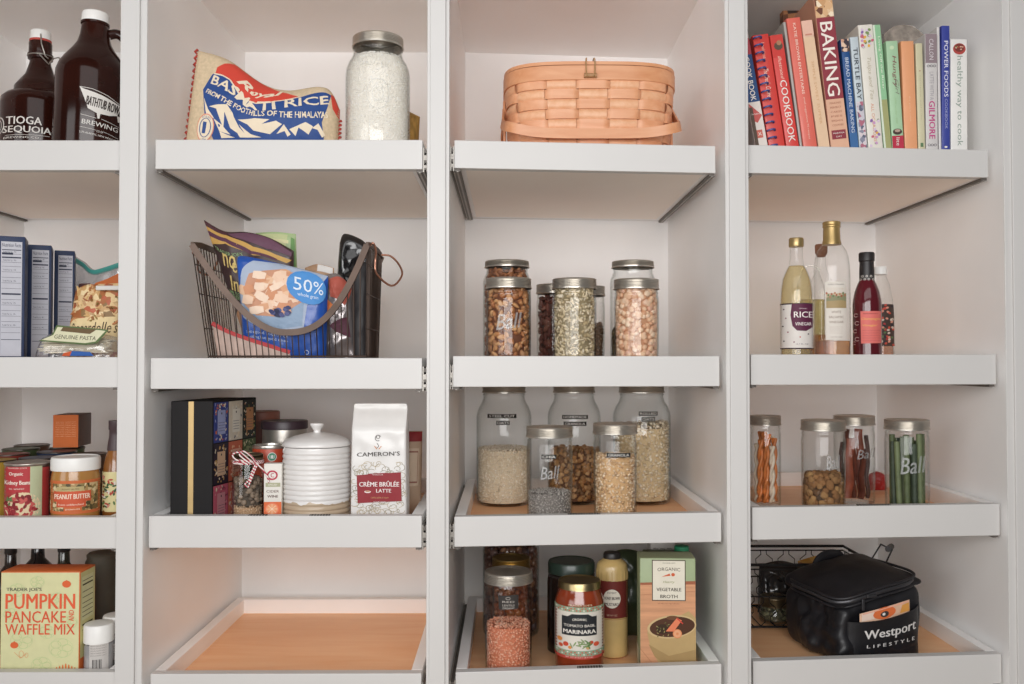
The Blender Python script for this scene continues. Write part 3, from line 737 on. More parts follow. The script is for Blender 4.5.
d.text('in water', U(17), V(489), U(25)-U(10), .003, '#e6d8cc', 2)
d.build('label', t)['label'] = 'red paper label with a photo of beans'
CANB = [mat('navy_can_label', '#2c3a56', .4), mat('green_can_label', '#4c5a3c', .4), mat('brown_can_label', '#5d4436', .4), mat('yellow_can_label', '#b08c3a', .4), mat('red_can_label_dark', '#8e3a30', .4)]
DK = mat('dark_tin', '#6b6763', .3, metal=1)
for i, (px, dep, w, yt, mi, lb) in enumerate([
    (-4, .125, 44, 458, 3, 'tin can with yellow label cut by the left frame edge'), (10, .205, 42, 452, 4, 'tin can behind the yellow-labelled one at the left edge'),
    (41, .155, 42, 455.5, 0, 'navy-labelled tin can directly behind the kidney bean can'), (22, .285, 38, 447, 1, 'green tin can third row back at the left'),
    (58, .24, 40, 449.5, 0, 'navy tin can behind the peanut butter jar'), (33, .375, 36, 443.5, 2, 'brown tin can, rearmost in the left tray'),
    (68, .325, 36, 446, 1, 'green tin can under the orange and brown box'), (91, .215, 36, 452, 2, 'brown tin can behind the peanut butter lid')]):
    tin(It(px, dep, (0,2)), w, yt, lb, CANB[mi], 'tin cans in the left tray', DK)
# orange and brown carton
it = It(77, .335, (0,2), False, z=It(68, .325, (0,2)).Z+It(68, .325, (0,2)).v(446)+.001)
BR = mat('brown_carton', '#5b3e30', .5, vary=.1)
w, dp, h = 23*it.s, .085, it.v(413.5)
t = carton('snack_carton', 'small orange and brown carton standing on the tins at the back', 'box', (it.X-.003, it.Y-.01, it.Z), .14, w, dp, h, BR)
d = Decal(FRONT(-dp/2), .05); d.rect(-w/2, 0, w/2, h, '#c8682f')
for k in range(9): d.text('SOFT AND CHEWY BARS', 0, h*(.78-.055*k), w*.8, h*.018, '#e9b78c', 1)
d.build('printed_panel', t)['label'] = 'orange printed panel'
# peanut butter
it = It(77, .068, (0,2)); R = it.R(50); zz = it.v
t = thing('peanut_butter_jar', 'peanut butter jar with wide white lid and orange label', 'jar', it.loc, it.rz)
prof = [(R*.9, 0), (R*.97, .002), (R*.98, .006), (R*.985, zz(476)), (R*.95, zz(471)), (R*.93, zz(468))]
lathe_part('jar_body', prof, mat('peanut_butter', '#a9793f', .25, vary=.12, scale=20, coat=.5), t)
rl = R*1.0; lathe_part('lid', [(rl, zz(469)), (rl*1.01, zz(468)), (rl*1.01, zz(459)), (rl*.98, zz(456.5)), (rl*.92, zz(456)), (rl*.9, zz(456.6)), (0, zz(456.6))], WHITEP, t, 48, label='white plastic lid')
d = Decal(fm_cyl(R*.985), .006); U = lambda x: it.u(x, 490, R); V = lambda y: it.vs(y, R)
OR = '#c76a3c'
d.rect(-R*.98, V(514.5), R*.98, V(481), OR); d.rect(-R*.98, V(511.5), R*.98, V(484), blotch('peanut_print', ['#a58655', '#c9b184', '#6d5a34', '#8a7a4a', '#d8c8a0', '#4d4428'], 180), 1)
d.rect(U(57), V(487), U(84), V(492), '#b9a878', 2); d.text('CREAMY SALTED', U(70), V(489.5), .03, .003, '#5d4a30', 3)
d.rect(U(54), V(491.5), U(91), V(502), '#c8583a', 2); d.text('PEANUT BUTTER', U(72.5), V(496.8), U(90)-U(55), .0088, '#f0e0cc', 3, bold=.02)
d.rect(U(57), V(502), U(86), V(507.5), '#c8583a', 2); d.text('from unblanched', U(71), V(504.8), U(84)-U(59), .0035, '#f0e0cc', 3); d.rect(U(64), V(507.5), U(82), V(512), '#c8683a', 2); d.text('peanuts', U(73), V(509.8), U(80)-U(66), .003, '#f0e0cc', 3)
d.build('label', t)['label'] = 'orange label with peanut photo'
# dressing bottle at the divider
it = It(116.5, .10, (0,2)); R = it.R(26); zz = it.v
t = thing('dressing_bottle', 'amber dressing bottle with dark wrapped neck at the divider', 'bottle', it.loc, it.rz)
prof = [(R*.9, 0), (R, .003), (R, zz(472)), (R*.93, zz(464)), (R*.75, zz(455)), (R*.55, zz(449)), (R*.45, zz(446))]
lathe_part('bottle_body', prof, mat('amber_sauce', '#8d5a2c', .2, vary=.2, scale=15, coat=.6), t)
lathe_part('neck_wrap', [(R*.66, zz(450)), (R*.62, zz(444)), (R*.52, zz(436)), (R*.5, zz(430)), (R*.56, zz(429)), (R*.56, zz(420.5)), (0, zz(420))], mat('dark_neck_wrap', '#453538', .45), t, label='dark shrink wrap over the cap')
d = Decal(fm_cyl(R), .006); U = lambda x: it.u(x, 490, R); V = lambda y: it.vs(y, R)
d.rect(-R*.98, V(512), R*.98, V(472), '#d8cf9c')
for i in range(46): d.ell(U(103+22*random.random()), V(477+30*random.random()), .004, .0018, random.choice(['#3f5a3c', '#5f7d4d', '#b04a3c', '#ded8cc', '#c98a7a', '#37503a']), 1+i % 3, 7, rot=random.random()*3)
d.build('label', t)['label'] = 'floral cream label'
# --- bottom tray: pancake mix, shakers, dark things behind
dp = .060; it = It(43, .032, (0,3), False); w = 78.5*it.s; h = it.v(571.5)
OB = mat('orange_carton', '#cf6a32', .5, vary=.03)
t = carton('pancake_mix_box', 'pale green and orange box of pumpkin pancake and waffle mix', 'box', (it.X, it.Y+dp/2, it.Z), .0, w, dp, h, OB)
d = Decal(FRONT(-dp/2), .05); s_ = w/78.5; U = lambda x: (x-43)*s_; V = lambda y: it.v(y)
d.rect(-w/2+.001, .001, w/2-.0015, h-.002, '#d5d3a4')
for (x, y, r) in ((20, 590, 8), (60, 600, 9), (25, 640, 11), (64, 648, 12), (45, 665, 10), (72, 622, 8), (14, 614, 7), (50, 632, 8), (40, 582, 7)):
    for q in range(5):
        a = q*2*PI/5; d.ring(U(x+math.cos(a)*r*.5), V(y+math.sin(a)*r*.5), r*.42*s_, r*.3*s_, .0008, '#bccb94', 1, 10)
    d.ring(U(x), V(y), r*s_, r*s_*.8, .0007, '#c3ce9c', 1, 16)
PK = '#d9583a'
d.text("TRADER JOE'S", U(27), V(589.7), 35*s_, .0078, '#54504a', 2, bold=.02)
d.text('PUMPKIN', U(43.2), V(601.3), 69*s_, 15*s_, '#e0603e', 2, bold=.02)
d.text('PANCAKE', U(38.8), V(616.8), 60*s_, 11.5*s_, PK, 2, bold=.01); d.text('AND', U(74), V(615.5), 11*s_, 5*s_, PK, 2, rot=PI/2, bold=.02); d.text('WAFFLE MIX', U(43.2), V(629.2), 69*s_, 10.5*s_, PK, 2, bold=.01)
for x, y, rx in ((69, 584, 4.4), (18, 645, 4)): d.ell(U(x), V(y), rx*s_, rx*.8*s_, '#d9653a', 2); d.rect(U(x-.5), V(y-4), U(x+.5), V(y-2.5), '#d9653a', 2)
d.line([(U(18), V(652)), (U(24), V(658)), (U(30), V(654))], .0006, '#d98a5a', 2); d.ring(U(25), V(654), .004, .006, .0006, '#d98a5a', 2); d.ring(U(30), V(655), .003, .004, .0006, '#d98a5a', 2)
for i in range(7): d.ell(U(60+3*i), V(670-(3-abs(i-3))*1.2), .0016, .006, '#d9763f', 2, 8)
d.build('front_panel', t)['label'] = 'pale green printed front'
d = Decal(fm_plane((w/2, -dp/2, 0), (0, 1, 0), (0, 0, 1), (1, 0, 0)), .05)
d.rect(.001, h*.22, dp-.003, h*.985, '#cfc88f'); d.rect(.006, h*.55, dp-.010, h*.94, '#d8d4a6', 1)
for yy in (.90, .86, .80, .75, .70, .66, .62, .58, .50, .46): d.rect(.008, h*yy, dp-.012, h*(yy+.006 if yy != .86 and yy != .50 else yy+.014), '#4a452c', 2)
d.build('side_panel', t)['label'] = 'nutrition facts side'
def shaker(it, w, ytop, ycap, label):
    R = it.R(w); zz = it.v; t = thing('spice_shaker', label, 'jar', it.loc, it.rz, 'clear spice shakers')
    lathe_part('jar_body', [(R*.9, 0), (R*.97, .002), (R*.97, zz(ycap+4)), (R*.9, zz(ycap+1))], glass('hazy_plastic', (.85, .85, .86), (.6, .6, .62), .8, .15, .08, .3), t, label='clear plastic', closed=False)
    lathe_part('salt', [(R*.88, .002), (R*.88, zz(655)), (R*.5, zz(654))], mat('grey_salt', '#b9aea8', .7, bump=.5, scale=200), t)
    lathe_part('cap', [(R*.97, zz(ycap)), (R*1.03, zz(ycap-.5)), (R*1.03, zz(ytop+2)), (R*.96, zz(ytop+.4)), (R*.8, zz(ytop)), (0, zz(ytop+.3))], WHITEP, t, label='white ribbed cap')
    d = Decal(fm_cyl(R*.975), .006); U = lambda x: it.u(x, 650, R); V = lambda y: it.vs(y, R); x = it.px
    d.rect(U(x-12), V(673), U(x+7), V(644), '#c6c1bd'); 
    for k in range(9): d.rect(U(x-9+k*1.1), V(671), U(x-9+k*1.1+(.4 if k % 3 else .8)), V(660), '#3b3836', 1)
    for k in range(5): d.text('SEASONING SALT', U(x-3), V(646.5+2.4*k), U(x+5)-U(x-11), .0018, '#77706c', 1)
    d.build('label', t)['label'] = 'printed label with barcode'; return t
shaker(It(101.5, .052, (0,3)), 30, 622.5, 641, 'clear shaker with ribbed white cap beside the pancake mix box')
shaker(It(119, .105, (0,3)), 27, 614, 630, 'clear shaker with white cap tucked behind the front shaker')
# dark things in shadow behind the box
def plain_bottle(it, w, ytop, label, m, capm, neck=.36):
    R = it.R(w); H = it.v(ytop); t = thing('glass_bottle', label, 'bottle', it.loc, it.rz)
    lathe_part('bottle_body', [(R*.9, 0), (R, .003), (R, H*.60), (R*.93, H*.66), (R*.7, H*.73), (R*neck, H*.80), (R*neck*.9, H*.93)], m, t)
    lathe_part('cap', [(R*neck, H*.90), (R*neck*1.05, H*.905), (R*neck*1.05, H*.995), (0, H)], capm, t); return t
DGR = mat('dark_olive_glass', '#26281e', .12, vary=.2, coat=.5); BLK = mat('black_plastic', '#2a2726', .4)
plain_bottle(It(66, .20, (0,3)), 34, 540, 'dark green glass bottle standing behind the pancake mix box', DGR, BLK)
plain_bottle(It(13, .22, (0,3)), 34, 543, 'dark glass bottle behind the left end of the pancake mix box', mat('dark_brown_glass', '#231a18', .12, coat=.5), BLK)
plain_bottle(It(40, .30, (0,3)), 40, 538, 'black bottle standing deepest behind the pancake mix box', mat('black_glass', '#1c1b1d', .12, coat=.5), BLK)
it = It(105, .26, (0,3)); R = it.R(36); H = it.v(552)
t = thing('ridged_canister', 'olive grey ridged canister in the shade behind the shakers', 'canister', it.loc, it.rz)
pr = [(R*.9, 0)]+[(R*(1 if i % 2 else .965), .004+(H-.02)*i/34) for i in range(35)]+[(R*.9, H-.012), (R*.92, H-.004), (R*.8, H), (0, H)]
lathe_part('canister_body', pr, mat('olive_grey', '#5d574a', .6, vary=.1), t)
# ================================================================== second column
# --- basmati rice sack
it = It(262, .075, (1,0), False)
b = Bag(locb(it, [(185, 141), (225, 147), (285, 147), (338, 143)]), locpt(it, [(198, 53), (228, 62), (263, 86), (290, 93), (326, 90), (340, 112)]), .040, .0035, 18, 2, pw=.42, nu=60, nv=50, creases=.25)
t = thing('rice_sack', 'burlap basmati rice sack with red and blue print, slumped over', 'sack', (it.X, it.Y, it.Z+.004))
BUR = mat('burlap', '#cfb999', .85, vary=.10, scale=180, bump=.5, bscale=500, stretch=(1, 1, 1))
mk('sack_body', b.mesh(), BUR, t, 80)
def uvof(x, y):
    "bag coordinates of a photo point, by search on the sack's own outline"
    X, Z = it.u(x, y, .045), it.vs(y, .045); best = None; u0, v0, st = .5, .5, .5
    for k in range(9):
        c = [(u0+a*st, v0+q*st) for a in (-1, -.5, 0, .5, 1) for q in (-1, -.5, 0, .5, 1)]
        c = [(min(1, max(0, a)), min(1, max(0, q))) for a, q in c]
        def er(p):
            bx, bz = poly_at(b.b, p[0]); tx, tz = poly_at(b.t, p[0]); return (bx+(tx-bx)*p[1]-X)**2+(bz+(tz-bz)*p[1]-Z)**2
        u0, v0 = min(c, key=er); st *= .6
    return (u0, v0)
P = lambda pts: [uvof(x, y) for x, y in pts]
def z6(x, y): return (185+x*.1611, 45+y*.1611)
Z = lambda pts: P([z6(*q) for q in pts])
d = Decal(b.fm, .035, .0003, .0006)
RB, BB, CR = '#d0493a', '#2c4a86', '#e6d6bd'
d.poly(Z([(165, 170), (175, 125), (215, 97), (270, 96), (335, 140), (410, 195), (505, 248), (620, 290), (700, 318), (600, 345), (440, 375), (340, 335), (290, 250), (220, 190)]), RB, 0)
d.poly(Z([(150, 168), (200, 175), (260, 210), (300, 270), (340, 330), (430, 372), (560, 352), (700, 322), (885, 295), (868, 380), (840, 480), (850, 560), (845, 620), (170, 620), (110, 470), (95, 330), (92, 270)]), BB, 1)
d.line(Z([(160, 170), (215, 182), (262, 212), (300, 270), (345, 332), (430, 370), (560, 350), (700, 320)]), .012, CR, 2)
d.poly(Z([(885, 290), (900, 290), (985, 380), (975, 440), (900, 385)]), RB, 1)
def warp_text(st, pts, hh, m, ly, bold=.02, shear=0):
    "letters placed one by one along a row of photo points"
    v, tr = glyphs(st, bold, shear); mi = d.mi(m)
    def at(x, y):
        n = len(pts)-1; q = min(n-1e-6, max(0, x*n)); i = int(q); f = q-i
        X = pts[i][0]+(pts[i+1][0]-pts[i][0])*f; Y = pts[i][1]+(pts[i+1][1]-pts[i][1])*f
        dx, dy = pts[i+1][0]-pts[i][0], pts[i+1][1]-pts[i][1]; L = math.hypot(dx, dy)
        h_ = hh if not isinstance(hh, tuple) else hh[0]+(hh[1]-hh[0])*x
        return uvof(*z6(X+dy/L*y*h_, Y-dx/L*y*h_))
    Q = [at(x, y) for x, y in v]
    for a, b_, c in tr: d._tri(Q[a], Q[b_], Q[c], mi, ly, 9)
warp_text('BASMATI RICE', [(135, 235), (200, 262), (270, 305), (340, 370), (400, 415), (500, 415), (600, 398), (700, 385), (800, 372), (880, 360)], (62, 58), CR, 3, .02)
warp_text('FROM THE FOOTHILLS OF THE HIMALAYAS', [(108, 292), (180, 330), (260, 378), (340, 425), (420, 452), (520, 450), (620, 460), (720, 460), (800, 456), (875, 452)], (28, 44), CR, 3, .02)
warp_text('Royal', [(290, 235), (400, 330), (480, 340), (600, 305)], (70, 30), CR, 3, .03, .3)
for pk in ([(100, 325), (130, 400), (170, 460), (120, 440)], [(135, 385), (250, 375), (290, 430), (330, 560), (270, 520), (235, 420), (225, 520), (185, 400)], [(165, 460), (215, 500), (270, 560), (200, 540)],
           [(320, 470), (430, 465), (520, 470), (470, 500), (560, 480), (600, 500), (520, 560), (420, 540), (380, 500)], [(330, 500), (400, 560), (470, 580), (380, 580)], [(560, 560), (610, 500), (650, 560), (630, 575), (610, 540)],
           [(640, 530), (740, 485), (790, 510), (760, 560), (700, 520), (680, 570)], [(780, 520), (820, 490), (860, 560), (840, 575), (815, 530)], [(250, 380), (300, 460), (330, 520), (390, 580), (330, 580), (290, 500)], [(200, 540), (300, 580), (210, 580)]):
    d.poly(Z(pk), CR, 2)
cc = uvof(*z6(108, 515)); e1 = uvof(*z6(168, 515)); e2 = uvof(*z6(108, 425)); rx, ry = abs(e1[0]-cc[0]), abs(e2[1]-cc[1])
d.ell(cc[0], cc[1], rx, ry, '#d88a72', 3); d.ell(cc[0], cc[1], rx*.9, ry*.92, CR, 4); d.ring(cc[0], cc[1], rx*.62, ry*.66, .006, BB, 5)
d.text('1', cc[0]-rx*.1, cc[1], rx*.4, ry*.8, BB, 5, bold=.03); d.text('ROYAL RICE', cc[0], cc[1]+ry*.78, rx*1.0, ry*.15, BB, 5, arc=ry*.1); d.text('USA', cc[0], cc[1]-ry*.8, rx*.6, ry*.13, BB, 5)
d.build('printed_front', t)['label'] = 'red and blue printed mountains and lettering'
mb = MB(); side = [b.pt(0.0, i/70, 0) for i in range(71)]
mb.tube([p+Vector((.004*math.cos(i*1.6), .004*math.sin(i*1.6)-.001, 0)) for i, p in enumerate(side)], .0022, 6)
side = [b.pt(1.0, i/40*.8, 0) for i in range(41)]; mb.tube([p+Vector((.004*math.cos(i*1.6), .004*math.sin(i*1.6), 0)) for i, p in enumerate(side)], .0022, 6)
mk('stitching', mb, mat('red_cord', '#a8392e', .7), t, 70)['label'] = 'red whip stitching along the edges'
# --- tall jar of rice flour
t, R, H = mason_jar(It(377, .085, (1,0)), 65, 27, 'large glass jar filled to the neck with white rice beside the rice sack', 'shoulder', bandh=.020)
it = It(377, .085, (1,0))
contents('white_rice', 'fine white rice filling the large jar beside the rice sack', 'rice', it, R, it.v(60), .0042, (.0026, .0011, .0011), pieces_mat('white_rice', ['#f0ebe2', '#faf6f0', '#e6dfd4', '#ffffff']), mat('rice_core', '#efe9df', .8), seed=3, kind='shoulder')
d = Decal(fm_cyl(R+.0004), .006); U = lambda x: it.u(x, 90, R); V = lambda y: it.vs(y, R); EG = EMB
d.ring(0, V(93), .020, .028, .0018, EG); d.ring(0, V(93), .010, .013, .0016, EG); d.ring(.003, V(86), .006, .008, .0014, EG); d.text('1858', 0, V(100), .022, .006, EG)
d.build('embossed_medallion', bpy.data.objects[t.name])['label'] = 'raised round medallion in the glass'
# --- mustard coloured woven bag behind the jar
it = It(418, .21, (1,0), False)
b = Bag(locb(it, [(400, 150), (408, 152), (416, 150)]), locpt(it, [(397, 107), (408, 111), (420, 117)]), .030, .003, 30, 11)
tag(mk('woven_pouch', b.mesh(), mat('mustard_weave', '#b58d4a', .8, vary=.3, scale=140, bump=.6, stretch=(1, 1, .25)), None, 80, it.loc), 'mustard yellow woven pouch half hidden behind the rice jar', 'bag')
# --- wire basket with snack bags
WIRE = mat('bronze_wire', '#4a3d36', .45, metal=.7); BAR = mat('aged_iron_bar', '#5f4f46', .5, metal=.55, vary=.15); COP = mat('copper_wire', '#c48e78', .3, metal=1)
it = It(292, .155, (1,1), False); s_ = it.s
t = thing('wire_basket', 'dark wire market basket with low swooping front rim and copper handle hooks', 'basket', it.loc)
X = lambda x, y=350: it.u(x, y); V = it.v
BW = (X(212), X(384)); TW = (X(196), X(386)); DB, DT = .085, .105; HT = V(251)
yb, yt = .075, .095
xb0, xb1, xt0, xt1 = it.u(211, 350, .075), it.u(366, 350, .075), it.u(192, 350, .09), it.u(364, 350, .09)
it_ = it
def cage(u, w, z):   # u along x 0..1, w -1 front..1 back, z fraction
    x0 = xb0+(xt0-xb0)*z; x1 = xb1+(xt1+.006-xb1)*z; y = yb+(yt-yb)*z
    return Vector((x0+(x1-x0)*u, y*w, .004+(HT-.004)*z))
def dip(u): 
    q = abs(2*u-1); d0 = it_.vs(334, .08)/HT; return d0+(1-d0)*q**(2.0 if u < .5 else 2.6)
def zdip(u): return dip(u)
mb = MB(); wr = .0012
for w in (-1, 1):
    for i in range(27):
        u = i/26; zt = dip(u); mb.tube([cage(u, w, 0), cage(u, w, zt)], wr, 5)
for i in range(13):
    w = -1+2*i/12
    for u in (0, 1): mb.tube([cage(u, w, 0), cage(u, w, 1)], wr, 5)
for i in range(27): mb.tube([cage(i/26, -1, 0), cage(i/26, 1, 0)], wr, 5)
for w in (-1, -.5, 0, .5, 1): mb.tube([cage(0, w, 0), cage(1, w, 0)], wr*1.2, 5)
for z in (0, .13): mb.tube([cage(0, -1, z), cage(1, -1, z), cage(1, 1, z), cage(0, 1, z)], .0017, 6, closed=True)
for z in (.35, .62, .85):
    for u in (0, 1): mb.tube([cage(u, -1, z), cage(u, 1, z)], wr, 5)
mk('wire_cage', mb, WIRE, t, 60)
for w in (-1, 1):
    mb = MB(); mb.tube([cage(i/40, w, dip(i/40)) for i in range(41)], 1, 4, flat=(.0032, .0085)); o = mk('rim_bar', mb, BAR, t, 50); o['label'] = 'flat dark metal bar dipping in the middle'
for u in (0, 1):
    mb = MB(); mb.tube([cage(u, -1, 1), cage(u, -.5, 1.02), cage(u, .5, 1.02), cage(u, 1, 1)], 1, 4, flat=(.0032, .0075)); mk('end_bar', mb, BAR, t, 50)
for u, sg in ((1, 1), (0, -1)):
    mb = MB(); x = cage(u, 0, 1).x; zt = HT
    q = [(0, -.75, .0), (.008, -.78, .006), (.012, -.70, -.008), (.010, -.62, -.022), (.012, -.60, -.050), (.036, -.2, -.070), (.050, .3, -.045), (.040, .62, -.020), (.022, .7, -.002), (.004, .7, .0)] if sg > 0 else [(0, -.8, -.004), (.008, -.7, -.012), (.002, -.6, -.020), (.010, -.3, -.042), (.006, .3, -.044), (.004, .6, -.02), (0, .7, 0)]
    mb.tube([poly_at([(x+sg*a, yt*w, zt+z) for a, w, z in q], i/40) for i in range(41)], .0021, 7)
    mk('handle', mb, COP, t, 60)['label'] = 'bent copper wire handle'
# bags inside: each a separate pouch
def pouch(name, label, it, bot, top, T, m, seed, lean=0, dy=0, cr=.004, creases=.5, pw=.45, nu=36, rot=None):
    b = Bag([(x, .0095) for x, z in locb(it, bot)], locpt(it, top), T, cr, 22, seed, nu, nu, lean=lean, pw=pw, creases=creases)
    t = thing(name, label, 'bag', (it.loc[0], it.loc[1]+dy, it.loc[2])); mk('bag_body', b.mesh(), m, t, 75); return t, b
def uvfor(b, it, off=.03):
    def f(x, y):
        X, Z = it.u(x, y, off), it.vs(y, off); u0, v0, st = .5, .5, .5
        for k in range(11):
            c = [(min(1, max(0, u0+a*st)), min(1, max(0, v0+q*st))) for a in (-1, -.5, 0, .5, 1) for q in (-1, -.5, 0, .5, 1)]
            def er(p):
                bx, bz = poly_at(b.b, p[0]); tx, tz = poly_at(b.t, p[0]); return (bx+(tx-bx)*p[1]-X)**2+(bz+(tz-bz)*p[1]-Z)**2
            u0, v0 = min(c, key=er); st *= .62
        return (u0, v0)
    return f
# blue bag with a photo bowl of pillow-shaped cereal
ib = It(292, .110, (1,1), False)
t, b = pouch('cereal_bag', 'bright blue bag of cereal with a bowl photo and a 50% badge', ib, [(246, 350), (280, 352), (326, 350)], [(238, 262), (243, 256), (290, 266), (328, 276)], .024, mat('blue_foil', '#1f50a6', .3, vary=.08, coat=.3), 4, cr=.003, creases=.3)
g = uvfor(b, ib, .02); Zc = lambda pts: [g(140+x*.293, 200+y*.2928) for x, y in pts]
d = Decal(b.fm, .04, .0003, .0007)
d.poly(Zc([(345, 235), (380, 205), (480, 215), (640, 250), (600, 300), (570, 360), (560, 440), (480, 448), (400, 430), (350, 400), (340, 330)]), '#a8b4c8', 0)
d.poly(Zc([(350, 340), (560, 350), (555, 430), (470, 442), (400, 425), (360, 395)]), '#8fa3bb', 1)
d.poly(Zc([(352, 350), (370, 250), (480, 235), (545, 260), (560, 345), (480, 400), (400, 395)]), '#c89478', 2)
rs = random.Random(5)
for i in range(52):
    x, y = rs.uniform(352, 545), rs.uniform(245, 385)
    if (x-452)**2/105**2+(y-318)**2/80**2 > 1: continue
    w, h, a = rs.uniform(16, 26), rs.uniform(12, 18), rs.uniform(-.6, .6); q = [(x+w*c*math.cos(a)-h*s2*math.sin(a), y+w*c*math.sin(a)+h*s2*math.cos(a)) for c, s2 in ((-1, -.8), (0, -1), (1, -.7), (1, .7), (0, 1), (-1, .8))]
    d.poly(Zc(q), rs.choice(['#e6bd9c', '#d9a582', '#eccab0', '#cf9370', '#f0d6c0']), 3+i % 6)
for i in range(16): 
    x, y = rs.uniform(430, 520), rs.uniform(368, 398); e = g(140+x*.293, 200+y*.2928); d.ell(e[0], e[1], .022, .02, rs.choice(['#3c4068', '#545a86', '#2c2f4e']), 9+i % 3, 9)
e = g(140+575*.293, 200+300*.2928); d.ell(e[0], e[1], .17, .165, '#4f8fd0', 12); d.text('50%', e[0]+.01, e[1]+.02, .25, .13, '#dfe8f2', 13); d.text('whole grain', e[0], e[1]-.085, .17, .045, '#dfe8f2', 13)
d.text('I and a good source of', *g(140+420*.293, 200+455*.2928), .45, .035, '#c8d4ea', 3, rot=-.05); d.text('nothing but good ones', *g(140+430*.293, 200+472*.2928), .40, .035, '#c8d4ea', 3, rot=-.05)
d.ring(*g(140+568*.293, 200+520*.2928), .018, .02, .006, '#c8d4ea', 3)
d.build('printed_front', t)['label'] = 'printed cereal bowl and round badge'
# brown snack bag behind at the left
ib = It(258, .165, (1,1), False)
t, b = pouch('snack_bag', 'tall dark brown snack bag with yellow and purple bands leaning to the upper left', ib, [(256, 348), (268, 350), (292, 348)], [(204, 220), (224, 231), (247, 232), (270, 238), (294, 251)], .020, mat('brown_foil', '#3e2a2a', .35, vary=.1, coat=.3), 14, creases=.4)
g = uvfor(b, ib, .02); z3 = lambda x, y: (180+x*.2194, 210+y*.2193); Zd = lambda pts: [g(*z3(*p)) for p in pts]
d = Decal(b.fm, .04, .0003, .0007)
d.poly(Zd([(80, 70), (200, 110), (330, 165), (430, 200), (500, 225), (480, 240), (330, 205), (200, 150), (125, 160), (100, 110)]), '#c79e58', 0)
d.poly(Zd([(90, 92), (200, 125), (320, 185), (440, 222), (440, 232), (310, 198), (200, 142), (105, 118)]), '#5c3648', 1)
d.poly(Zd([(205, 102), (300, 100), (400, 125), (500, 190), (500, 208), (390, 175), (300, 140), (235, 120)]), '#6b4a5c', 1)
d.poly(Zd([(80, 50), (110, 48), (205, 100), (205, 110), (85, 72)]), '#53343a', 2)
d.text("TRADER JOE'S", *g(*z3(215, 202)), .36, .035, '#8fae7c', 2, rot=.0); YL = '#d9bf7a'
d.text('no', *g(*z3(220, 235)), .19, .10, YL, 2, shear=.3, bold=.02); d.text('ez', *g(*z3(262, 262)), .14, .08, YL, 2, shear=.3, bold=.02); d.text('In', *g(*z3(245, 335)), .14, .11, YL, 2, shear=.3, bold=.02)
d.text('we ho', *g(*z3(245, 375)), .2, .04, '#8fae7c', 2); d.text('gluten', *g(*z3(258, 400)), .2, .05, '#8fae7c', 2)
d.poly(Zd([(235, 490), (275, 440), (285, 540), (255, 545)]), '#b98a68', 1)
d.build('printed_front', t)['label'] = 'yellow and purple bands with lettering'
# green crackers bag rear
ib = It(275, .208, (1,1), False)
t, b = pouch('cracker_bag', 'pale green folded bag at the back of the wire basket', ib, [(246, 346), (272, 348), (300, 346)], [(256, 233), (275, 232), (296, 234)], .012, mat('pale_green_foil', '#a9bf8c', .4, vary=.15, coat=.2), 24, cr=.002)
d = Decal(b.fm, .05, .0003, .0007); d.poly([(.1, .9), (.75, .9), (.78, .985), (.12, .985)], '#c8cf9c'); d.poly([(.1, .93), (.8, .92), (.8, .945), (.1, .955)], '#e0dcae', 1); d.poly([(.84, .7), (.97, .72), (.95, .96), (.85, .97)], '#6f9a5c', 1)
d.build('printed_bands', t)['label'] = 'cream and green bands'
# black glossy bag right rear
ib = It(352, .182, (1,1), False)
BLKF = mat('black_foil', '#171618', .16, vary=.2, coat=.5)
t, b = pouch('coffee_pouch', 'glossy black foil pouch standing tallest at the right end of the basket', ib, [(330, 349), (345, 351), (366, 349)], [(340, 243), (345, 234), (362, 240), (371, 250)], .022, BLKF, 31, cr=.007, creases=1.0)
# clear bag with orange and red sweets
ib = It(334, .137, (1,1), False)
t, b = pouch('candy_bag', 'silver and clear bag with orange fruit photo between blue and black bags', ib, [(318, 351), (335, 352), (358, 350)], [(322, 276), (338, 274), (352, 288)], .016, mat('silver_foil', '#9c9494', .22, metal=.6, vary=.3, scale=25), 37, cr=.006, creases=1)
g = uvfor(b, ib, .012); Ze = lambda pts: [g(140+x*.293, 200+y*.2928) for x, y in pts]; d = Decal(b.fm, .05, .0003, .0007)
d.poly(Ze([(645, 270), (700, 265), (720, 300), (700, 360), (650, 330)]), '#b0584a'); d.poly(Ze([(622, 395), (640, 340), (670, 370), (665, 392)]), '#d57a45', 1); d.poly(Ze([(650, 430), (710, 400), (720, 470), (670, 450)]), '#5a3240', 1)
d.build('printed_front', t)['label'] = 'red and orange printed patches'
# dark packs along the right end
ib = It(364, .125, (1,1), False)
t, b = pouch('dark_packet', 'narrow matte black packet wedged against the right end wires', ib, [(354, 350), (360, 351), (367, 350)], [(352, 268), (360, 262), (368, 262)], .012, mat('matte_black', '#252224', .5, vary=.2), 41, cr=.003)
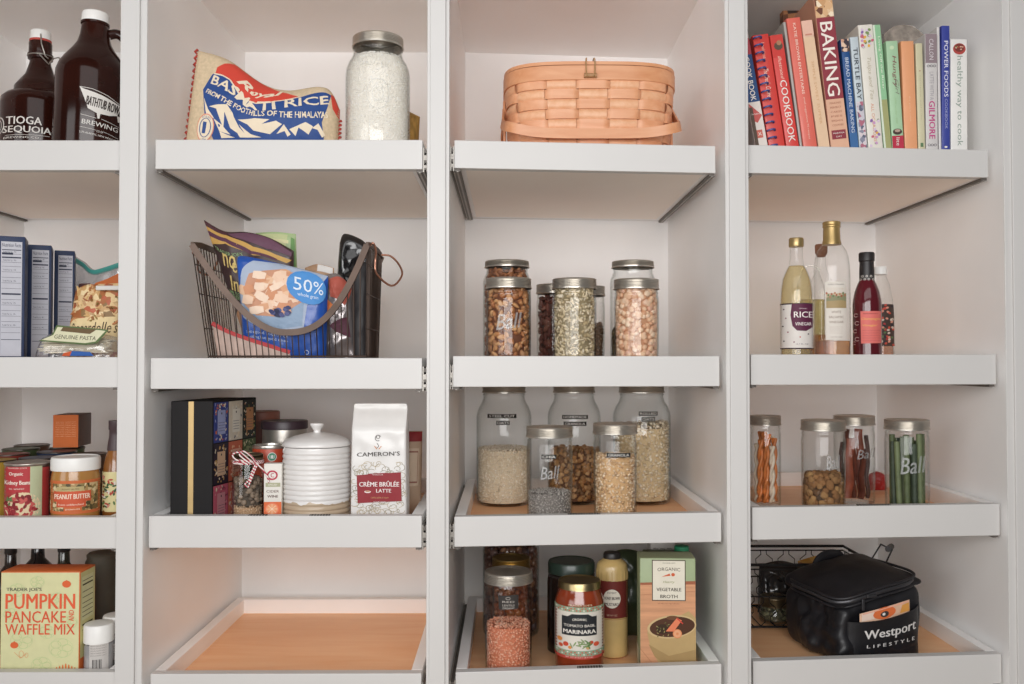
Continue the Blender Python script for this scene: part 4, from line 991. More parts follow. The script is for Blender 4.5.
# red edged zip bag at the bottom
ib = It(265, .093, (1,1), False)
t, b = pouch('zip_pouch', 'clear pouch with red zip edge lying low in the basket front', ib, [(220, 353), (240, 353), (292, 352)], [(212, 322), (236, 334), (290, 352)], .005, mat('crumb_pouch', '#c2a79a', .45, vary=.2, scale=40), 44, cr=.0015, creases=.1)
mb = MB(); mb.tube([b.pt(i/20, .97, .001) for i in range(21)], 1, 5, flat=(.0012, .0045)); mk('zip_edge', mb, mat('red_plastic', '#c6484a', .4), t)['label'] = 'red zip edge'
ib = It(318, .205, (1,1), False)
t, b = pouch('nut_bag', 'clear bag of nuts with white tag behind the cereal bag', ib, [(300, 349), (318, 350), (336, 349)], [(305, 268), (318, 264), (334, 268)], .014, mat('nut_brown_print', '#b08d70', .5, vary=.3, scale=60), 47)
d = Decal(b.fm, .05, .0003, .0007); d.rect(.5, .93, .95, .995, '#dedad6'); d.build('white_tag', t)
# --- third tray: black gift box with tea tins printed on the side
it = It(170, .032, (1,2), False); 
xl, xf, xr_ = Wp(170, 500, it.Y)[0], Wp(212, 500, it.Y)[0], 0
zB = it.Z; hgt = it.v(401)
dp = .30; FW = (Wp(212, 500, it.Y)[0]-xl)
t = thing('gift_box', 'tall black gift box with gold stripe and colourful tea tins on its side', 'box', (xl, it.Y, zB))
BK = mat('matte_black_card', '#1d1b1c', .6, vary=.05, spec=.2)
# footprint: front from x=170 to 213; the right side runs back to where the photo shows its far edge at 256
yb_ = .165; xr_far = Wp(256, 450, it.Y+yb_)[0]-xl; sk = xr_far-FW
mb = MB(); mb.prism([(0, 0), (FW, 0), (xr_far, yb_), (sk, yb_)], 0, hgt)
mk('box_body', mb, BK, t, None, bevel=.0015)
d = Decal(FRONT(0), .1); U = lambda x: Wp(x, 480, it.Y)[0]-xl
d.rect(U(188), .001, U(193.3), hgt-.001, mat('gold_foil', '#c9ac78', .35, metal=.5)); d.build('gold_stripe', t)['label'] = 'matte gold ribbon stripe'
sd = Vector((sk, yb_, 0)); Ls = sd.length; sd.normalize(); nn = Vector((sd.y, -sd.x, 0))
d = Decal(fm_plane((FW, 0, 0), sd, (0, 0, 1), nn), .03)
TC = [('#33407e', '#8f97bd', '#c96a3c'), ('#c9bfae', '#d9d4c8', '#5a5a6a'), ('#262c2a', '#b8845c', '#7a8a4c'), ('#2a2430', '#c8a98c', '#b8945c'), ('#b8644c', '#cfa08c', '#d9b08c'), ('#4c5a3c', '#8a8f6c', '#b8b48c'), ('#b85a6c', '#c4858c', '#6b3040'), ('#c9705c', '#d9a09c', '#e0c0a8'), ('#6a3a4c', '#a8808c', '#c98a6c')]
rs = random.Random(8)
for r_ in range(3):
    for c_ in range(3):
        a, b_, cc_ = TC[r_*3+c_]; u0 = Ls*(.02+.325*c_); u1 = u0+Ls*.315; v1 = hgt*(.985-.325*r_); v0 = v1-hgt*.315
        d.rect(u0, v0, u1, v1, a)
        for k in range(70):
            x, y = rs.uniform(u0+.004, u1-.004), rs.uniform(v0+.003, v1-.003); d.ell(x, y, rs.uniform(.0015, .004), rs.uniform(.001, .003), rs.choice([cc_, b_, '#d8c9b0', a]), 1+k % 2, 7, rot=rs.random()*3)
        m0, m1 = u0+(u1-u0)*.24, u0+(u1-u0)*.78; n0, n1 = v0+(v1-v0)*.20, v0+(v1-v0)*.80
        d.rect(m0, n0, m1, n1, b_, 3); d.ell((m0+m1)/2, n1-.006, .0022, .0022, '#3a3234', 4, 8)
        for k in range(4): d.rect(m0+.003, n0+.006+.005*k, m1-.003, n0+.0068+.005*k, '#5b5460', 4)
d.build('side_print', t)['label'] = 'printed grid of patterned tea tins'
# --- jar of rocky grains with a red and white twine bow
itj = It(249, .066, (1,2)); it = itj
t, R, H = mason_jar(it, 32, 452, 'small jar with red and white twine bow, brown balls over crumbs', 'soft', 'bronze', bandh=.010)
contents('brown_balls', 'round brown balls layered in the twine-tied jar', 'food', it, R, it.v(480), .0088, (.0048, .0047, .0045), pieces_mat('brown_balls', ['#5f5145', '#786757', '#8d7a68', '#4f443b']), mat('ball_core', '#50463c', .8), base='chick', seed=6, z0=it.v(504), kind='soft')
contents('oat_crumbs', 'pale oat crumbs at the bottom of the twine-tied jar', 'food', it, R, it.v(505), .004, (.0023, .0017, .001), pieces_mat('crumbs', ['#c9a888', '#b08f70', '#dcc3a4', '#a37e60']), mat('crumb_core', '#b3906f', .8), seed=7, kind='soft')
TW = mat('red_white_twine', '#c9a0a0', .8); nt = TW.node_tree
wv = N(nt, 'ShaderNodeTexWave'); wv.inputs['Scale'].default_value = 90; wv.bands_direction = 'DIAGONAL'; tcn = N(nt, 'ShaderNodeTexCoord'); nt.links.new(tcn.outputs['Object'], wv.inputs[0])
rmp = N(nt, 'ShaderNodeValToRGB'); rmp.color_ramp.interpolation = 'CONSTANT'; rmp.color_ramp.elements[0].color = hexc('#b8384a'); rmp.color_ramp.elements[1].color = hexc('#eae2de'); rmp.color_ramp.elements[1].position = .42
nt.links.new(wv.outputs['Fac'], rmp.inputs[0]); nt.links.new(rmp.outputs[0], nt.nodes['Principled BSDF'].inputs['Base Color'])
zb = H-.013; rr = R*.93; mb = MB()
mb.tube([(rr*math.cos(2*PI*i/30), rr*math.sin(2*PI*i/30), zb) for i in range(30)], .0018, 6, closed=True)
mb.tube([(rr*1.03*math.cos(2*PI*i/30), rr*1.03*math.sin(2*PI*i/30), zb-.003) for i in range(30)], .0018, 6, closed=True)
def tw(P, y0=-1): mb.tube([poly_at([(it.u(x, y, R), -rr-.004-k, it.vs(y, R)) for x, y, k in P], i/30) for i in range(31)], .0017, 6)
tw([(256, 462, 0), (246, 461, .003), (236, 459, .002), (233, 454, .002), (240, 452, .003), (250, 460, .004), (258, 464, .002)])
tw([(256, 462, 0), (250, 455, .003), (243, 451, .002), (240, 455, .002), (250, 463, .003)])
tw([(256, 464, 0), (252, 472, .001), (249, 480, .001), (245, 484, .001), (248, 487, .001), (250, 482, .002), (255, 470, .002), (258, 464, .002)])
tw([(256, 463, 0), (262, 469, .002), (267, 476, .003), (269, 483, .004)])
mk('twine_bow', mb, TW, t, 60)['label'] = 'red and white twine bow'
# --- cider wine mix packet
it = It(274.5, .055, (1,2), False); w = 17.5*it.s; h = it.v(463); 
t = thing('drink_mix_box', 'slim white and orange drink mix box with a citrus slice beside the canister', 'box', it.loc, .08)
mk('box_body', MB().rbox(w, .020, h, .0012, 1), mat('white_card', '#dcd8d0', .5, vary=.03), t, 40)
d = Decal(FRONT(-.010), .02); V = it.v
d.rect(-w/2+.0005, .001, w/2-.0005, V(501), '#d86a3c'); d.ell(-.001, V(508), .0125, .0115, '#e0785a', 1)
d.ell(-.001, V(508), .0105, .0095, '#e69a6c', 2)
for k in range(8): a = k*PI/4; d.line([(-.001, V(508)), (-.001+.010*math.cos(a), V(508)+.009*math.sin(a))], .0008, '#f0d9bc', 3)
d.text('CIDER', 0, V(490.5), w*.7, .0045, '#5c3a34', 1); d.text('WINE', 0, V(495.5), w*.6, .0045, '#5c3a34', 1, bold=.02); d.rect(-w*.4, V(486), w*.42, V(482), '#a9a98c', 1); d.text('SPICED', 0, V(484), w*.5, .003, '#e8e4da', 2)
d.ring(-.001, V(474.5), .0085, .0075, .003, '#b5354a', 1); d.text('C', -.001, V(474.5), .006, .008, '#b5354a', 1, bold=.03)
d.build('printed_front', t)['label'] = 'printed front with orange slice'
# --- red drink tin and silver canister behind
it = It(271, .150, (1,2)); R = it.R(36); H = it.H(443, R)
t = thing('cocoa_tin', 'red and green round tin with silver rim behind the twine-tied jar', 'can', it.loc, it.rz)
lathe_part('tin_body', [(R*.97, 0), (R, .002), (R, H-.006), (R*.97, H-.004)], mat('red_orange_tin', '#b0472e', .35), t)
lathe_part('rim', [(R*1.0, H-.006), (R*1.02, H-.004), (R*1.0, H), (R*.9, H), (R*.88, H-.004), (0, H-.004)], SILVER, t, closed=False, label='silver rim and lid')
d = Decal(fm_cyl(R), .006); u0 = it.u(272, 457, R)
d.ell(u0, it.vs(457, R), .0085, .0085, '#d6ddd6', 0); d.ell(u0, it.vs(457, R), .0072, .0072, '#3f8a6c', 1); d.ell(u0, it.vs(457, R), .0026, .0038, '#d6ddd6', 2)
for k in (-1, 1): d.line([(u0+k*.0035, it.vs(457, R)+.004), (u0+k*.0045, it.vs(457, R)), (u0+k*.003, it.vs(457, R)-.004)], .0009, '#d6ddd6', 2)
d.build('round_emblem', t)['label'] = 'round green and white emblem'
it = It(285, .250, (1,2)); R = it.R(46); H = it.H(419, R)
t = thing('metal_canister', 'brushed metal canister with dark purple lid at the back', 'canister', it.loc, it.rz)
lathe_part('canister_body', [(R*.95, 0), (R*.97, .002), (R*.97, H-.016), (R*.9, H-.015)], SILVER, t)
lathe_part('lid', [(R*.97, H-.017), (R*1.02, H-.016), (R*1.02, H-.002), (R, H), (0, H)], mat('dark_plum_plastic', '#3a2c33', .4), t, label='dark lid')
it = It(262, .345, (1,2)); R = it.R(36); H = it.H(410, R)
t = thing('clay_canister', 'reddish brown round canister in the shade at the back', 'canister', it.loc, it.rz)
lathe_part('canister_body', [(R*.95, 0), (R, .003), (R, H-.02), (R*.95, H-.019)], mat('clay_body', '#7a4c40', .5), t); lathe_part('lid', [(R, H-.02), (R*1.02, H-.018), (R*1.02, H-.002), (R*.97, H), (0, H)], mat('clay_lid', '#8d5a4b', .5), t)
# --- white ribbed canister
it = It(317.5, .088, (1,2)); R = it.R(68.5); zz = lambda y: it.v(y)
t = thing('ceramic_canister', 'white ribbed ceramic canister with knob lid and bare clay band at the foot', 'canister', it.loc, it.rz)
WC = mat('white_glaze', '#dfdcda', .28, vary=.03, coat=.3, bump=.1, scale=20)
# the glaze stops in an uneven line above the bare clay: part of the pot itself
nt = WC.node_tree; g = WC.node_tree.nodes; tcn = N(nt, 'ShaderNodeTexCoord'); sp = N(nt, 'ShaderNodeSeparateXYZ'); nt.links.new(tcn.outputs['Object'], sp.inputs[0])
nz = N(nt, 'ShaderNodeTexNoise'); nz.inputs['Scale'].default_value = 45; nt.links.new(tcn.outputs['Object'], nz.inputs[0])
ma = N(nt, 'ShaderNodeMath', operation='MULTIPLY_ADD'); ma.inputs[1].default_value = .020; nt.links.new(nz.outputs[0], ma.inputs[0]); nt.links.new(sp.outputs[2], ma.inputs[2])
gt = N(nt, 'ShaderNodeMath', operation='GREATER_THAN'); gt.inputs[1].default_value = zz(500)+.011; nt.links.new(ma.outputs[0], gt.inputs[0])
mxx = N(nt, 'ShaderNodeMix', data_type='RGBA'); mxx.inputs['A'].default_value = hexc('#b8a48c'); rp = [n for n in g if n.type == 'VALTORGB'][0]
nt.links.new(rp.outputs[0], mxx.inputs['B']); nt.links.new(gt.outputs[0], mxx.inputs['Factor']); nt.links.new(mxx.outputs['Result'], g['Principled BSDF'].inputs['Base Color'])
pr = [(R*.90, 0), (R*.985, .003)]; z1 = zz(448); nrib = 15
for i in range(nrib):
    a = .006+(z1-.006)*i/nrib; b_ = .006+(z1-.006)*(i+1)/nrib; m_ = (a+b_)/2
    pr += [(R*.968, a+.0003), (R*.99, a+(b_-a)*.25), (R*1.0, m_), (R*.99, a+(b_-a)*.75)]
pr += [(R*.965, z1+.001), (R*.965, z1+.004), (R*.9, z1+.004)]
lathe_part('pot_body', pr, WC, t, 64, 60)
zl = z1+.0045; zk = zz(437)
WL = mat('white_glaze_lid', '#e2dfdd', .28, vary=.02, coat=.3)
lid = lathe_part('lid', [(R*.9, zl), (R*1.0, zl+.001), (R*1.01, zl+.004), (R*.985, zl+.008), (R*.93, zl+.0115), (R*.7, zl+.018), (R*.4, zl+.023), (R*.2, zl+.025), (0, zl+.0255)], WL, t, 64, 50)
zk = zl+.024; kz = it.v(422.5)-zk
lathe_part('knob', [(.007, zk), (.0065, zk+kz*.25), (.010, zk+kz*.5), (.0135, zk+kz*.75), (.0125, zk+kz*.93), (.008, zk+kz), (0, zk+kz)], WL, lid, 32)
# --- coffee bag
it = It(381, .075, (1,2), False); W2 = 55*it.s/2; h = it.v(403.5); tb = .028
t = thing('coffee_bag', 'white coffee bag with burgundy label and brown swirl pattern, folded top', 'bag', it.loc, .0)
def cb(p):
    f = p.z/h; k = 1 if f < .80 else max(.12, 1-(f-.80)/.17); wr = .0011*noise.noise(Vector((p.x*60, p.z*45, p.y*9)))*(.6 if f < .6 else 1.6)
    return (p.x*(1.0-.03*f), p.y*k*(1+.04*math.sin(f*5)) + wr*(1 if p.y < 0 else -1) - .0, p.z)
WF = mat('white_film_bag', '#dcdad8', .3, vary=.03, coat=.15)
mk('bag_body', MB().rbox(W2*2, tb*2, h, .005, 3, grid=30, fn=cb), WF, t, 60)
def fmc(u, v, hh):
    q = cb(Vector((u/(1.0-.03*v/h), -tb, v))); return (u, q[1]-hh, v)
d = Decal(fmc, .006, .0003, .0008); U = lambda x: it.u(x, 450, tb); V = lambda y: it.vs(y, tb)
SW = '#a89a80'
rs = random.Random(12)
for i in range(150):
    x, y = rs.uniform(354, 406), rs.uniform(463, 514); r_ = rs.uniform(2, 5)*it.s
    if abs(U(x)) > W2-.006: continue
    a0 = rs.random()*6.28; d.ring(U(x), V(y), r_, r_*.75, .0008, rs.choice([SW, '#b8a888', '#8f8874']), 0, 12, a0, a0+4)
d.poly([(U(x), V(y)) for x, y in [(357, 475), (401, 472), (402, 501), (358, 503)]], '#8e2f36', 2)
d.text('CRÈME BRÛLÉE', U(379.5), V(483.5), U(399)-U(359), .0105, '#e8dedb', 3, bold=.025); d.text('LATTE', U(384), V(490.5), U(391)-U(376), .0065, '#e8dedb', 3, bold=.025)
d.ell(U(368), V(491.5), .006, .0024, '#e8dedb', 3, 14); d.ell(U(368), V(491), .0045, .0014, '#b98a68', 4, 12)
d.text('COFFEE BLEND & CREAM', U(380), V(497.5), .032, .0025, '#c99a6c', 3); d.text('LIGHT ROAST', U(380), V(502), .022, .003, '#e8dedb', 4, bold=.02)
d.poly([(U(x), V(y)) for x, y in [(368, 473.6), (388, 472.6), (388, 475.5), (368, 476)]], '#8e2f36', 3); d.text('NATURAL FLAVOR', U(378), V(474.5), .020, .002, '#e8dedb', 4)
GY = '#4a4745'
d.text('CAMERON’S', U(378.5), V(454), U(400)-U(357), .0075, GY, 2, bold=.02, rot=.03)
d.ring(U(378), V(438), .0052, .0052, .0012, '#6b6663', 2, 16, .5, 5.2); d.ring(U(378), V(437), .003, .0032, .0011, '#6b6663', 2, 12, 2, 7.5); d.line([(U(377), V(443)), (U(379), V(446)), (U(377), V(448))], .001, '#6b6663', 2)
for k in (-1, 1): d.line([(U(378+k*1), V(449)), (U(378+k*3.4), V(446))], .0014, '#c98a60', 2)
d.build('printed_front', t)['label'] = 'burgundy label, grey lettering and swirls'
# --- beige and red packet behind the coffee bag
it = It(411, .175, (1,2), False); 
b = Bag(locb(it, [(398, 513), (410, 513), (421, 512)]), locpt(it, [(400, 431), (411, 431), (422.5, 431)]), .020, .002, 25, 51)
t = thing('tea_packet', 'beige packet with dark red top band behind the coffee bag', 'bag', it.loc)
mk('packet_body', b.mesh(), mat('beige_paper', '#b89c84', .6), t, 70)
d = Decal(b.fm, .05, .0003, .0007); d.poly([(.02, .88), (.98, .88), (.98, .995), (.02, .995)], '#8d2c30'); d.poly([(.3, .35), (.85, .36), (.86, .8), (.32, .8)], '#cdb7a0'); d.line([(.35, .4), (.8, .4), (.82, .76), (.36, .76), (.35, .4)], .02, '#9a6a5c', 1)
d.build('label', t)['label'] = 'dark red band and framed panel'
# ================================================================== third column
# --- woven splint basket
it = It(588, .182, (2,0), False); s_ = it.s
t = thing('woven_basket', 'honey maple woven splint basket with flat lid, peg closure and folded swing handle', 'basket', it.loc)
a0 = it.u(672.5, 75)*.955; b0 = .115; HB = it.vs(79, b0); HL = it.vs(66, b0); HT = it.vs(62, b0)
MAP = wood('maple_splint', '#d8986e', '#e4ab84', 'X', 14, .42); MAPV = wood('maple_stake', '#dea47a', '#e8b690', 'Y', 14, .42); MAPD = wood('maple_rim', '#d08f64', '#dca279', 'X', 10, .4)
def sup(a, b, th, n=3.4):
    c, s = math.cos(th), math.sin(th); return (a*math.copysign(abs(c)**(2/n), c), b*math.copysign(abs(s)**(2/n), s))
def ringpts(a, b, N_):
    "points evenly spaced round a rounded rectangle, with outward normals"
    P = [Vector(sup(a, b, 2*PI*i/720)) for i in range(720)]; L = [0]
    for i in range(720): L.append(L[-1]+(P[(i+1) % 720]-P[i]).length)
    out = []; j = 0
    for k in range(N_):
        g = L[-1]*k/N_
        while L[j+1] < g: j += 1
        f = (g-L[j])/max(1e-9, L[j+1]-L[j]); p = P[j].lerp(P[(j+1) % 720], f); tt = (P[(j+1) % 720]-P[j]).normalized(); out.append((p, Vector((tt.y, -tt.x))))
    return out
NS = 16; SUB = 20; NP = NS*SUB; rows = 9
mbw = MB(); mbs = MB()
def flare(z): return .90+.10*(z/HB)**.7
def bandmesh(mb, zlo, zhi, off, th=.0013, nz=3):
    V = []; 
    for iz in range(nz+1):
        z = zlo+(zhi-zlo)*iz/nz; k = flare(z); R_ = ringpts(a0*k, b0*k, NP)
        for sgn in (1, -1):
            V += [(p.x+n.x*(off(i, z)+sgn*th), p.y+n.y*(off(i, z)+sgn*th), z) for i, (p, n) in enumerate(R_)]
    fs = []
    for iz in range(nz):
        A, B = iz*2*NP, (iz+1)*2*NP
        for i in range(NP):
            k = (i+1) % NP; fs.append((A+i, A+k, B+k, B+i)); fs.append((A+NP+k, A+NP+i, B+NP+i, B+NP+k))
    for i in range(NP):
        k = (i+1) % NP; T = nz*2*NP; fs.append((i, NP+i, NP+k, k)); fs.append((T+i, T+k, T+NP+k, T+NP+i))
    mb.add(V, fs)
ph = HB/rows
for r in range(rows):
    zl, zh = r*ph+.0006, (r+1)*ph-.0006
    bandmesh(mbw, zl, zh, lambda i, z, r=r: .0030*math.tanh(3.5*math.cos(PI*i/SUB+PI*r)))
mk('woven_side', mbw, MAP, t, 50)
cache = {}
nz = 54
for iz in range(nz+1):
    z = .001+(HB-.002)*iz/nz; kf = flare(z); cache[iz] = (z, ringpts(a0*kf, b0*kf, NP))
for k in range(NS):
    V = []; c0 = k*SUB
    for iz in range(nz+1):
        z, R_ = cache[iz]; r = min(rows-1, int(z/ph)); f = (z-r*ph)/ph
        sg = -math.cos(PI*k+PI*r); o_ = .0030*sg*min(1, 4*min(f, 1-f)+.0)
        for di in range(-9, 10):
            p, n = R_[(c0+di) % NP]; V.append((p.x+n.x*(o_+.0009), p.y+n.y*(o_+.0009), z))
    fs = [(iz*19+d_, iz*19+d_+1, (iz+1)*19+d_+1, (iz+1)*19+d_) for iz in range(nz) for d_ in range(18)]
    mbs.add(V, fs); V2 = [(x*.992, y*.992, z) for x, y, z in V]; mbs.add(V2, [f[::-1] for f in fs])
mk('upright_splints', mbs, MAPV, t, 50)['label'] = 'paler upright splints'
mb = MB(); V = [(p.x, p.y, .0015) for p, n in ringpts(a0*.89, b0*.89, 72)]; mb.add(V+[(x, y, .004) for x, y, z in V], [tuple(range(71, -1, -1)), tuple(range(72, 144))]+[(i, (i+1) % 72, 72+(i+1) % 72, 72+i) for i in range(72)]); mk('basket_bottom', mb, MAPD, t, None)
def hoop(mb, a, b, z0, z1, th):
    R_ = ringpts(a, b, 120); V = []
    for z in (z0, z1):
        for s in (th, -th): V += [(p.x+n.x*s, p.y+n.y*s, z) for p, n in R_]
    fs = []
    for i in range(120):
        k = (i+1) % 120; fs += [(i, k, 240+k, 240+i), (120+k, 120+i, 360+i, 360+k), (240+i, 240+k, 360+k, 360+i), (i, 120+i, 120+k, k)]
    mb.add(V, fs)
mb = MB(); hoop(mb, a0+.003, b0+.003, HB-.003, HL, .0028); mk('rim_band', mb, MAPD, t, 40, bevel=.0008)
mb = MB(); hoop(mb, a0+.002, b0+.002, HL+.0012, HT, .0028)
V = [(p.x, p.y, HT-.002) for p, n in ringpts(a0, b0, 90)]; mb.add(V+[(x, y, HT-.0005) for x, y, z in V], [tuple(range(89, -1, -1)), tuple(range(90, 180))]+[(i, (i+1) % 90, 90+(i+1) % 90, 90+i) for i in range(90)])
mk('lid', mb, MAPD, t, 40)
# closure
lx = it.u(590, 62, b0); mb = MB()
mb.tube([(lx-.012, -b0-.009, HB+.004), (lx+.012, -b0-.009, HB+.004)], [.0045, .0045], 10)
mk('peg', mb, mat('peg_wood', '#a98058', .5), t, 50)['label'] = 'small turned wooden peg'
mb = MB()
for sx in (-.0085, .0085):
    mb.tube([poly_at([(lx+sx*.7, -b0+.02, HT+.001), (lx+sx*.8, -b0-.002, HT+.006), (lx+sx, -b0-.008, HT+.000), (lx+sx*.9, -b0-.0135, HB+.006), (lx+sx*.5, -b0-.0145, HB+.001)], i/14) for i in range(15)], .0012, 6)
mk('leather_loop', mb, mat('tan_leather', '#b08a5c', .6), t, 60)['label'] = 'leather cord loop'
# swing handles: front one folded down, rear one folded back
zp = HB*.74; zf = it.vs(133.5, b0+.016); zc = it.vs(127, b0+.010)
for sg in (-1, 1):
    q = [(-a0-.006, 0, zp+.010), (-a0-.007, sg*.02, zp-.004), (-a0-.007, sg*b0*.55, zc+(zp-zc)*.42), (-a0*.96, sg*(b0+.010), zc), (-a0*.6, sg*(b0+.015), zf+.002), (0, sg*(b0+.016), zf), (a0*.6, sg*(b0+.015), zf+.002), (a0*.96, sg*(b0+.010), zc), (a0+.007, sg*b0*.55, zc+(zp-zc)*.42), (a0+.007, sg*.02, zp-.004), (a0+.006, 0, zp+.010)]
    pts = [Vector(poly_at(q, i/60)) for i in range(61)]; V = []
    for i, p in enumerate(pts):
        tg = (pts[min(60, i+1)]-pts[max(0, i-1)]).normalized(); out = Vector((p.x/a0**1.2, p.y/b0**1.2, 0)).normalized(); w = tg.cross(out).normalized()
        out = w.cross(tg).normalized(); hw = .0095
        V += [p+w*hw+out*.0016, p-w*hw+out*.0016, p-w*hw-out*.0016, p+w*hw-out*.0016]
    fs = [(i*4+k, i*4+(k+1) % 4, i*4+4+(k+1) % 4, i*4+4+k) for i in range(60) for k in range(4)]+[(3, 2, 1, 0), (240, 241, 242, 243)]
    mk('swing_handle', MB().add(V, fs), MAPD, t, 40)['label'] = 'bent wooden band handle folded down'
for sg in (-1, 1): mk('handle_ear', MB().rbox(.006, .02, HB*.62, .0025, 2, c=(sg*(a0+.0035), 0, HB*.32)), MAPD, t, 40)
# --- second tray: nuts, seeds, chickpeas
def jar_at(px, dep, tray, w, yt, label, kind='straight', **k):
    it = It(px, dep, tray); t, R, H = mason_jar(it, w, yt, label, kind, **k); return it, R, H
NUT = pieces_mat('almond_skins', ['#7d4a2e', '#96603c', '#b5794e', '#6b3d27', '#a86e48'])
AC = mat('almond_core', '#6b402a', .8)
it, R, H = jar_at(507, .175, (2,1), 48, 258.5, 'taller almond jar at the back left of the nut jars', 'soft', bandh=.014)
contents('almonds', 'almonds in the taller jar at the back left', 'nuts', it, R, it.v(273), .0115, (.0085, .0085, .008), NUT, AC, 'almond', 11, layers=2, kind='soft')
it, R, H = jar_at(508.5, .072, (2,1), 45, 276.5, 'almond jar with raised script, front left of the nut jars', emboss=('Ball', 509, 322, 27, 15))
contents('almonds', 'pale brown almonds in the front left jar with script', 'nuts', it, R, it.v(291), .0118, (.0085, .0085, .0085), pieces_mat('tan_almonds', ['#a0643c', '#b87c4e', '#c89462', '#8a5634', '#d0a070']), AC, 'almond', 12, layers=2)
it, R, H = jar_at(555, .228, (2,1), 37, 283, 'jar of dark dried pods half hidden behind the seed jar, left side')
contents('dried_pods', 'dark reddish pods in the half hidden jar', 'spice', it, R, it.v(300), .0125, (.010, .0045, .004), pieces_mat('dark_pods', ['#6b3d33', '#8a5346', '#55302a', '#9a6a58']), mat('pod_core', '#5b4038', .8), 'ico', 13)
it, R, H = jar_at(587.5, .178, (2,1), 35, 285, 'jar of brown flakes half hidden behind the seed jar, right side')
contents('brown_flakes', 'brown flakes in the half hidden jar right of the pods', 'food', it, R, it.v(325), .007, (.005, .004, .001), pieces_mat('brown_flakes', ['#8a6a50', '#6f5440', '#a58466']), mat('flake_core', '#6b5342', .8), 'octa', 14)
it, R, H = jar_at(574.5, .072, (2,1), 44, 277, 'jar of hulled green and cream seeds, middle front of the nut jars')
contents('mixed_seeds', 'green and cream seeds in the middle front jar', 'seeds', it, R, it.v(289), .0068, (.0052, .0026, .0012), pieces_mat('cream_green_seeds', ['#cdb890', '#ead9ba', '#b5a07a', '#f3e6d0', '#8f8060', '#dfcdaa', '#7a6c50']), mat('seed_core', '#8f8062', .8), 'ico', 15, layers=2)
it, R, H = jar_at(633, .175, (2,1), 46, 259, 'tall jar with clear upper neck at the back right of the nut jars', 'soft', bandh=.014)
contents('beans', 'small dark beans low in the tall back right jar', 'beans', it, R, it.v(330), .0085, (.005, .0042, .0038), pieces_mat('mixed_beans', ['#6b5a3c', '#4a4a34', '#8a7650', '#3a3328']), mat('bean_core', '#4a412e', .8), 'ico', 16, kind='soft')
it, R, H = jar_at(636.5, .072, (2,1), 45, 277.5, 'jar of pinkish chickpeas, front right of the nut jars')
contents('chickpeas', 'pinkish beige chickpeas in the front right jar', 'chickpeas', it, R, it.v(289), .0102, (.0056, .0054, .0050), pieces_mat('chickpeas', ['#dcae8a', '#e8c3a2', '#d09a78', '#eed2b6', '#d8a890']), mat('chickpea_core', '#b88a6a', .8), 'chick', 17, layers=2)
# --- third tray
it, R, H = jar_at(504, .345, (2,2), 55, 383, 'large clear jar of quick oats, leftmost of the three tall jars at the back', 'shoulder', tape=[('STEEL CUT', 502, 414.5, 28, 4), ('OATS', 503, 421, 13, 4.2)], emboss=None)
contents('cut_oats', 'fine pale oats half filling the leftmost large jar', 'oats', it, R, it.v(448), .0055, (.0035, .0025, .0018), pieces_mat('cut_oats', ['#e0d0b8', '#f0e6d4', '#d0bea2', '#faf2e4']), mat('oat_core', '#dccbb0', .8), 'octa', 21, kind='shoulder')
it, R, H = jar_at(574, .355, (2,2), 53, 383, 'large clear jar of dark granola, middle of the three tall jars', 'shoulder', tape=[('HOMEMADE', 575, 415.5, 25, 4), ('GRANOLA', 575, 422, 22, 4.2)])
contents('granola', 'dark brown granola clusters in the middle large jar', 'granola', it, R, it.v(450), .010, (.0058, .0050, .0038), pieces_mat('dark_granola', ['#8a5c36', '#b0824e', '#6b4428', '#c9a070', '#54361f']), mat('granola_core', '#5c3c24', .8), 'cube', 22, kind='shoulder')
it, R, H = jar_at(641.5, .345, (2,2), 58, 383, 'large clear jar of rolled oats, rightmost of the three tall jars', 'shoulder', tape=[('ROLLED', 648, 412, 18, 4), ('OATS', 648, 417.5, 13, 4.2)])
contents('rolled_oats', 'rolled oats filling the rightmost large jar', 'oats', it, R, it.v(424), .0080, (.0056, .0045, .0011), pieces_mat('rolled_oats', ['#dcc8a6', '#efe2c8', '#c4aa82', '#f7eedc', '#b0966e']), mat('roat_core', '#cbb48e', .8), 'octa', 23, layers=2, slope=.004, kind='shoulder')
it, R, H = jar_at(549.5, .072, (2,2), 46, 424.5, 'jar of grey chia seeds, front left of the oat jars', tape=[('CHIA', 549, 454.5, 14.5, 4.3)], emboss=('Ball', 550, 470, 20, 12))
contents('chia_seeds', 'grey chia seeds in the front left jar', 'seeds', it, R, it.v(491), .0040, (.0020, .0015, .0012), pieces_mat('chia', ['#8a827c', '#b3aba4', '#625b57', '#d6cfc8', '#a09891']), mat('chia_core', '#77706b', .8), 'octa', 24)
it, R, H = jar_at(614.8, .072, (2,2), 43.5, 421.5, 'jar of light granola, front right of the oat jars', tape=[('GRANOLA', 618.5, 453, 23, 4.3)])
contents('light_granola', 'light golden granola filling the front right jar', 'granola', it, R, it.v(455), .0072, (.0046, .0036, .0020), pieces_mat('light_granola', ['#d8b58c', '#e8cdaa', '#c49a6c', '#f0dcc0', '#a8784c']), mat('lgran_core', '#cca67a', .8), 'octa', 25, layers=2)
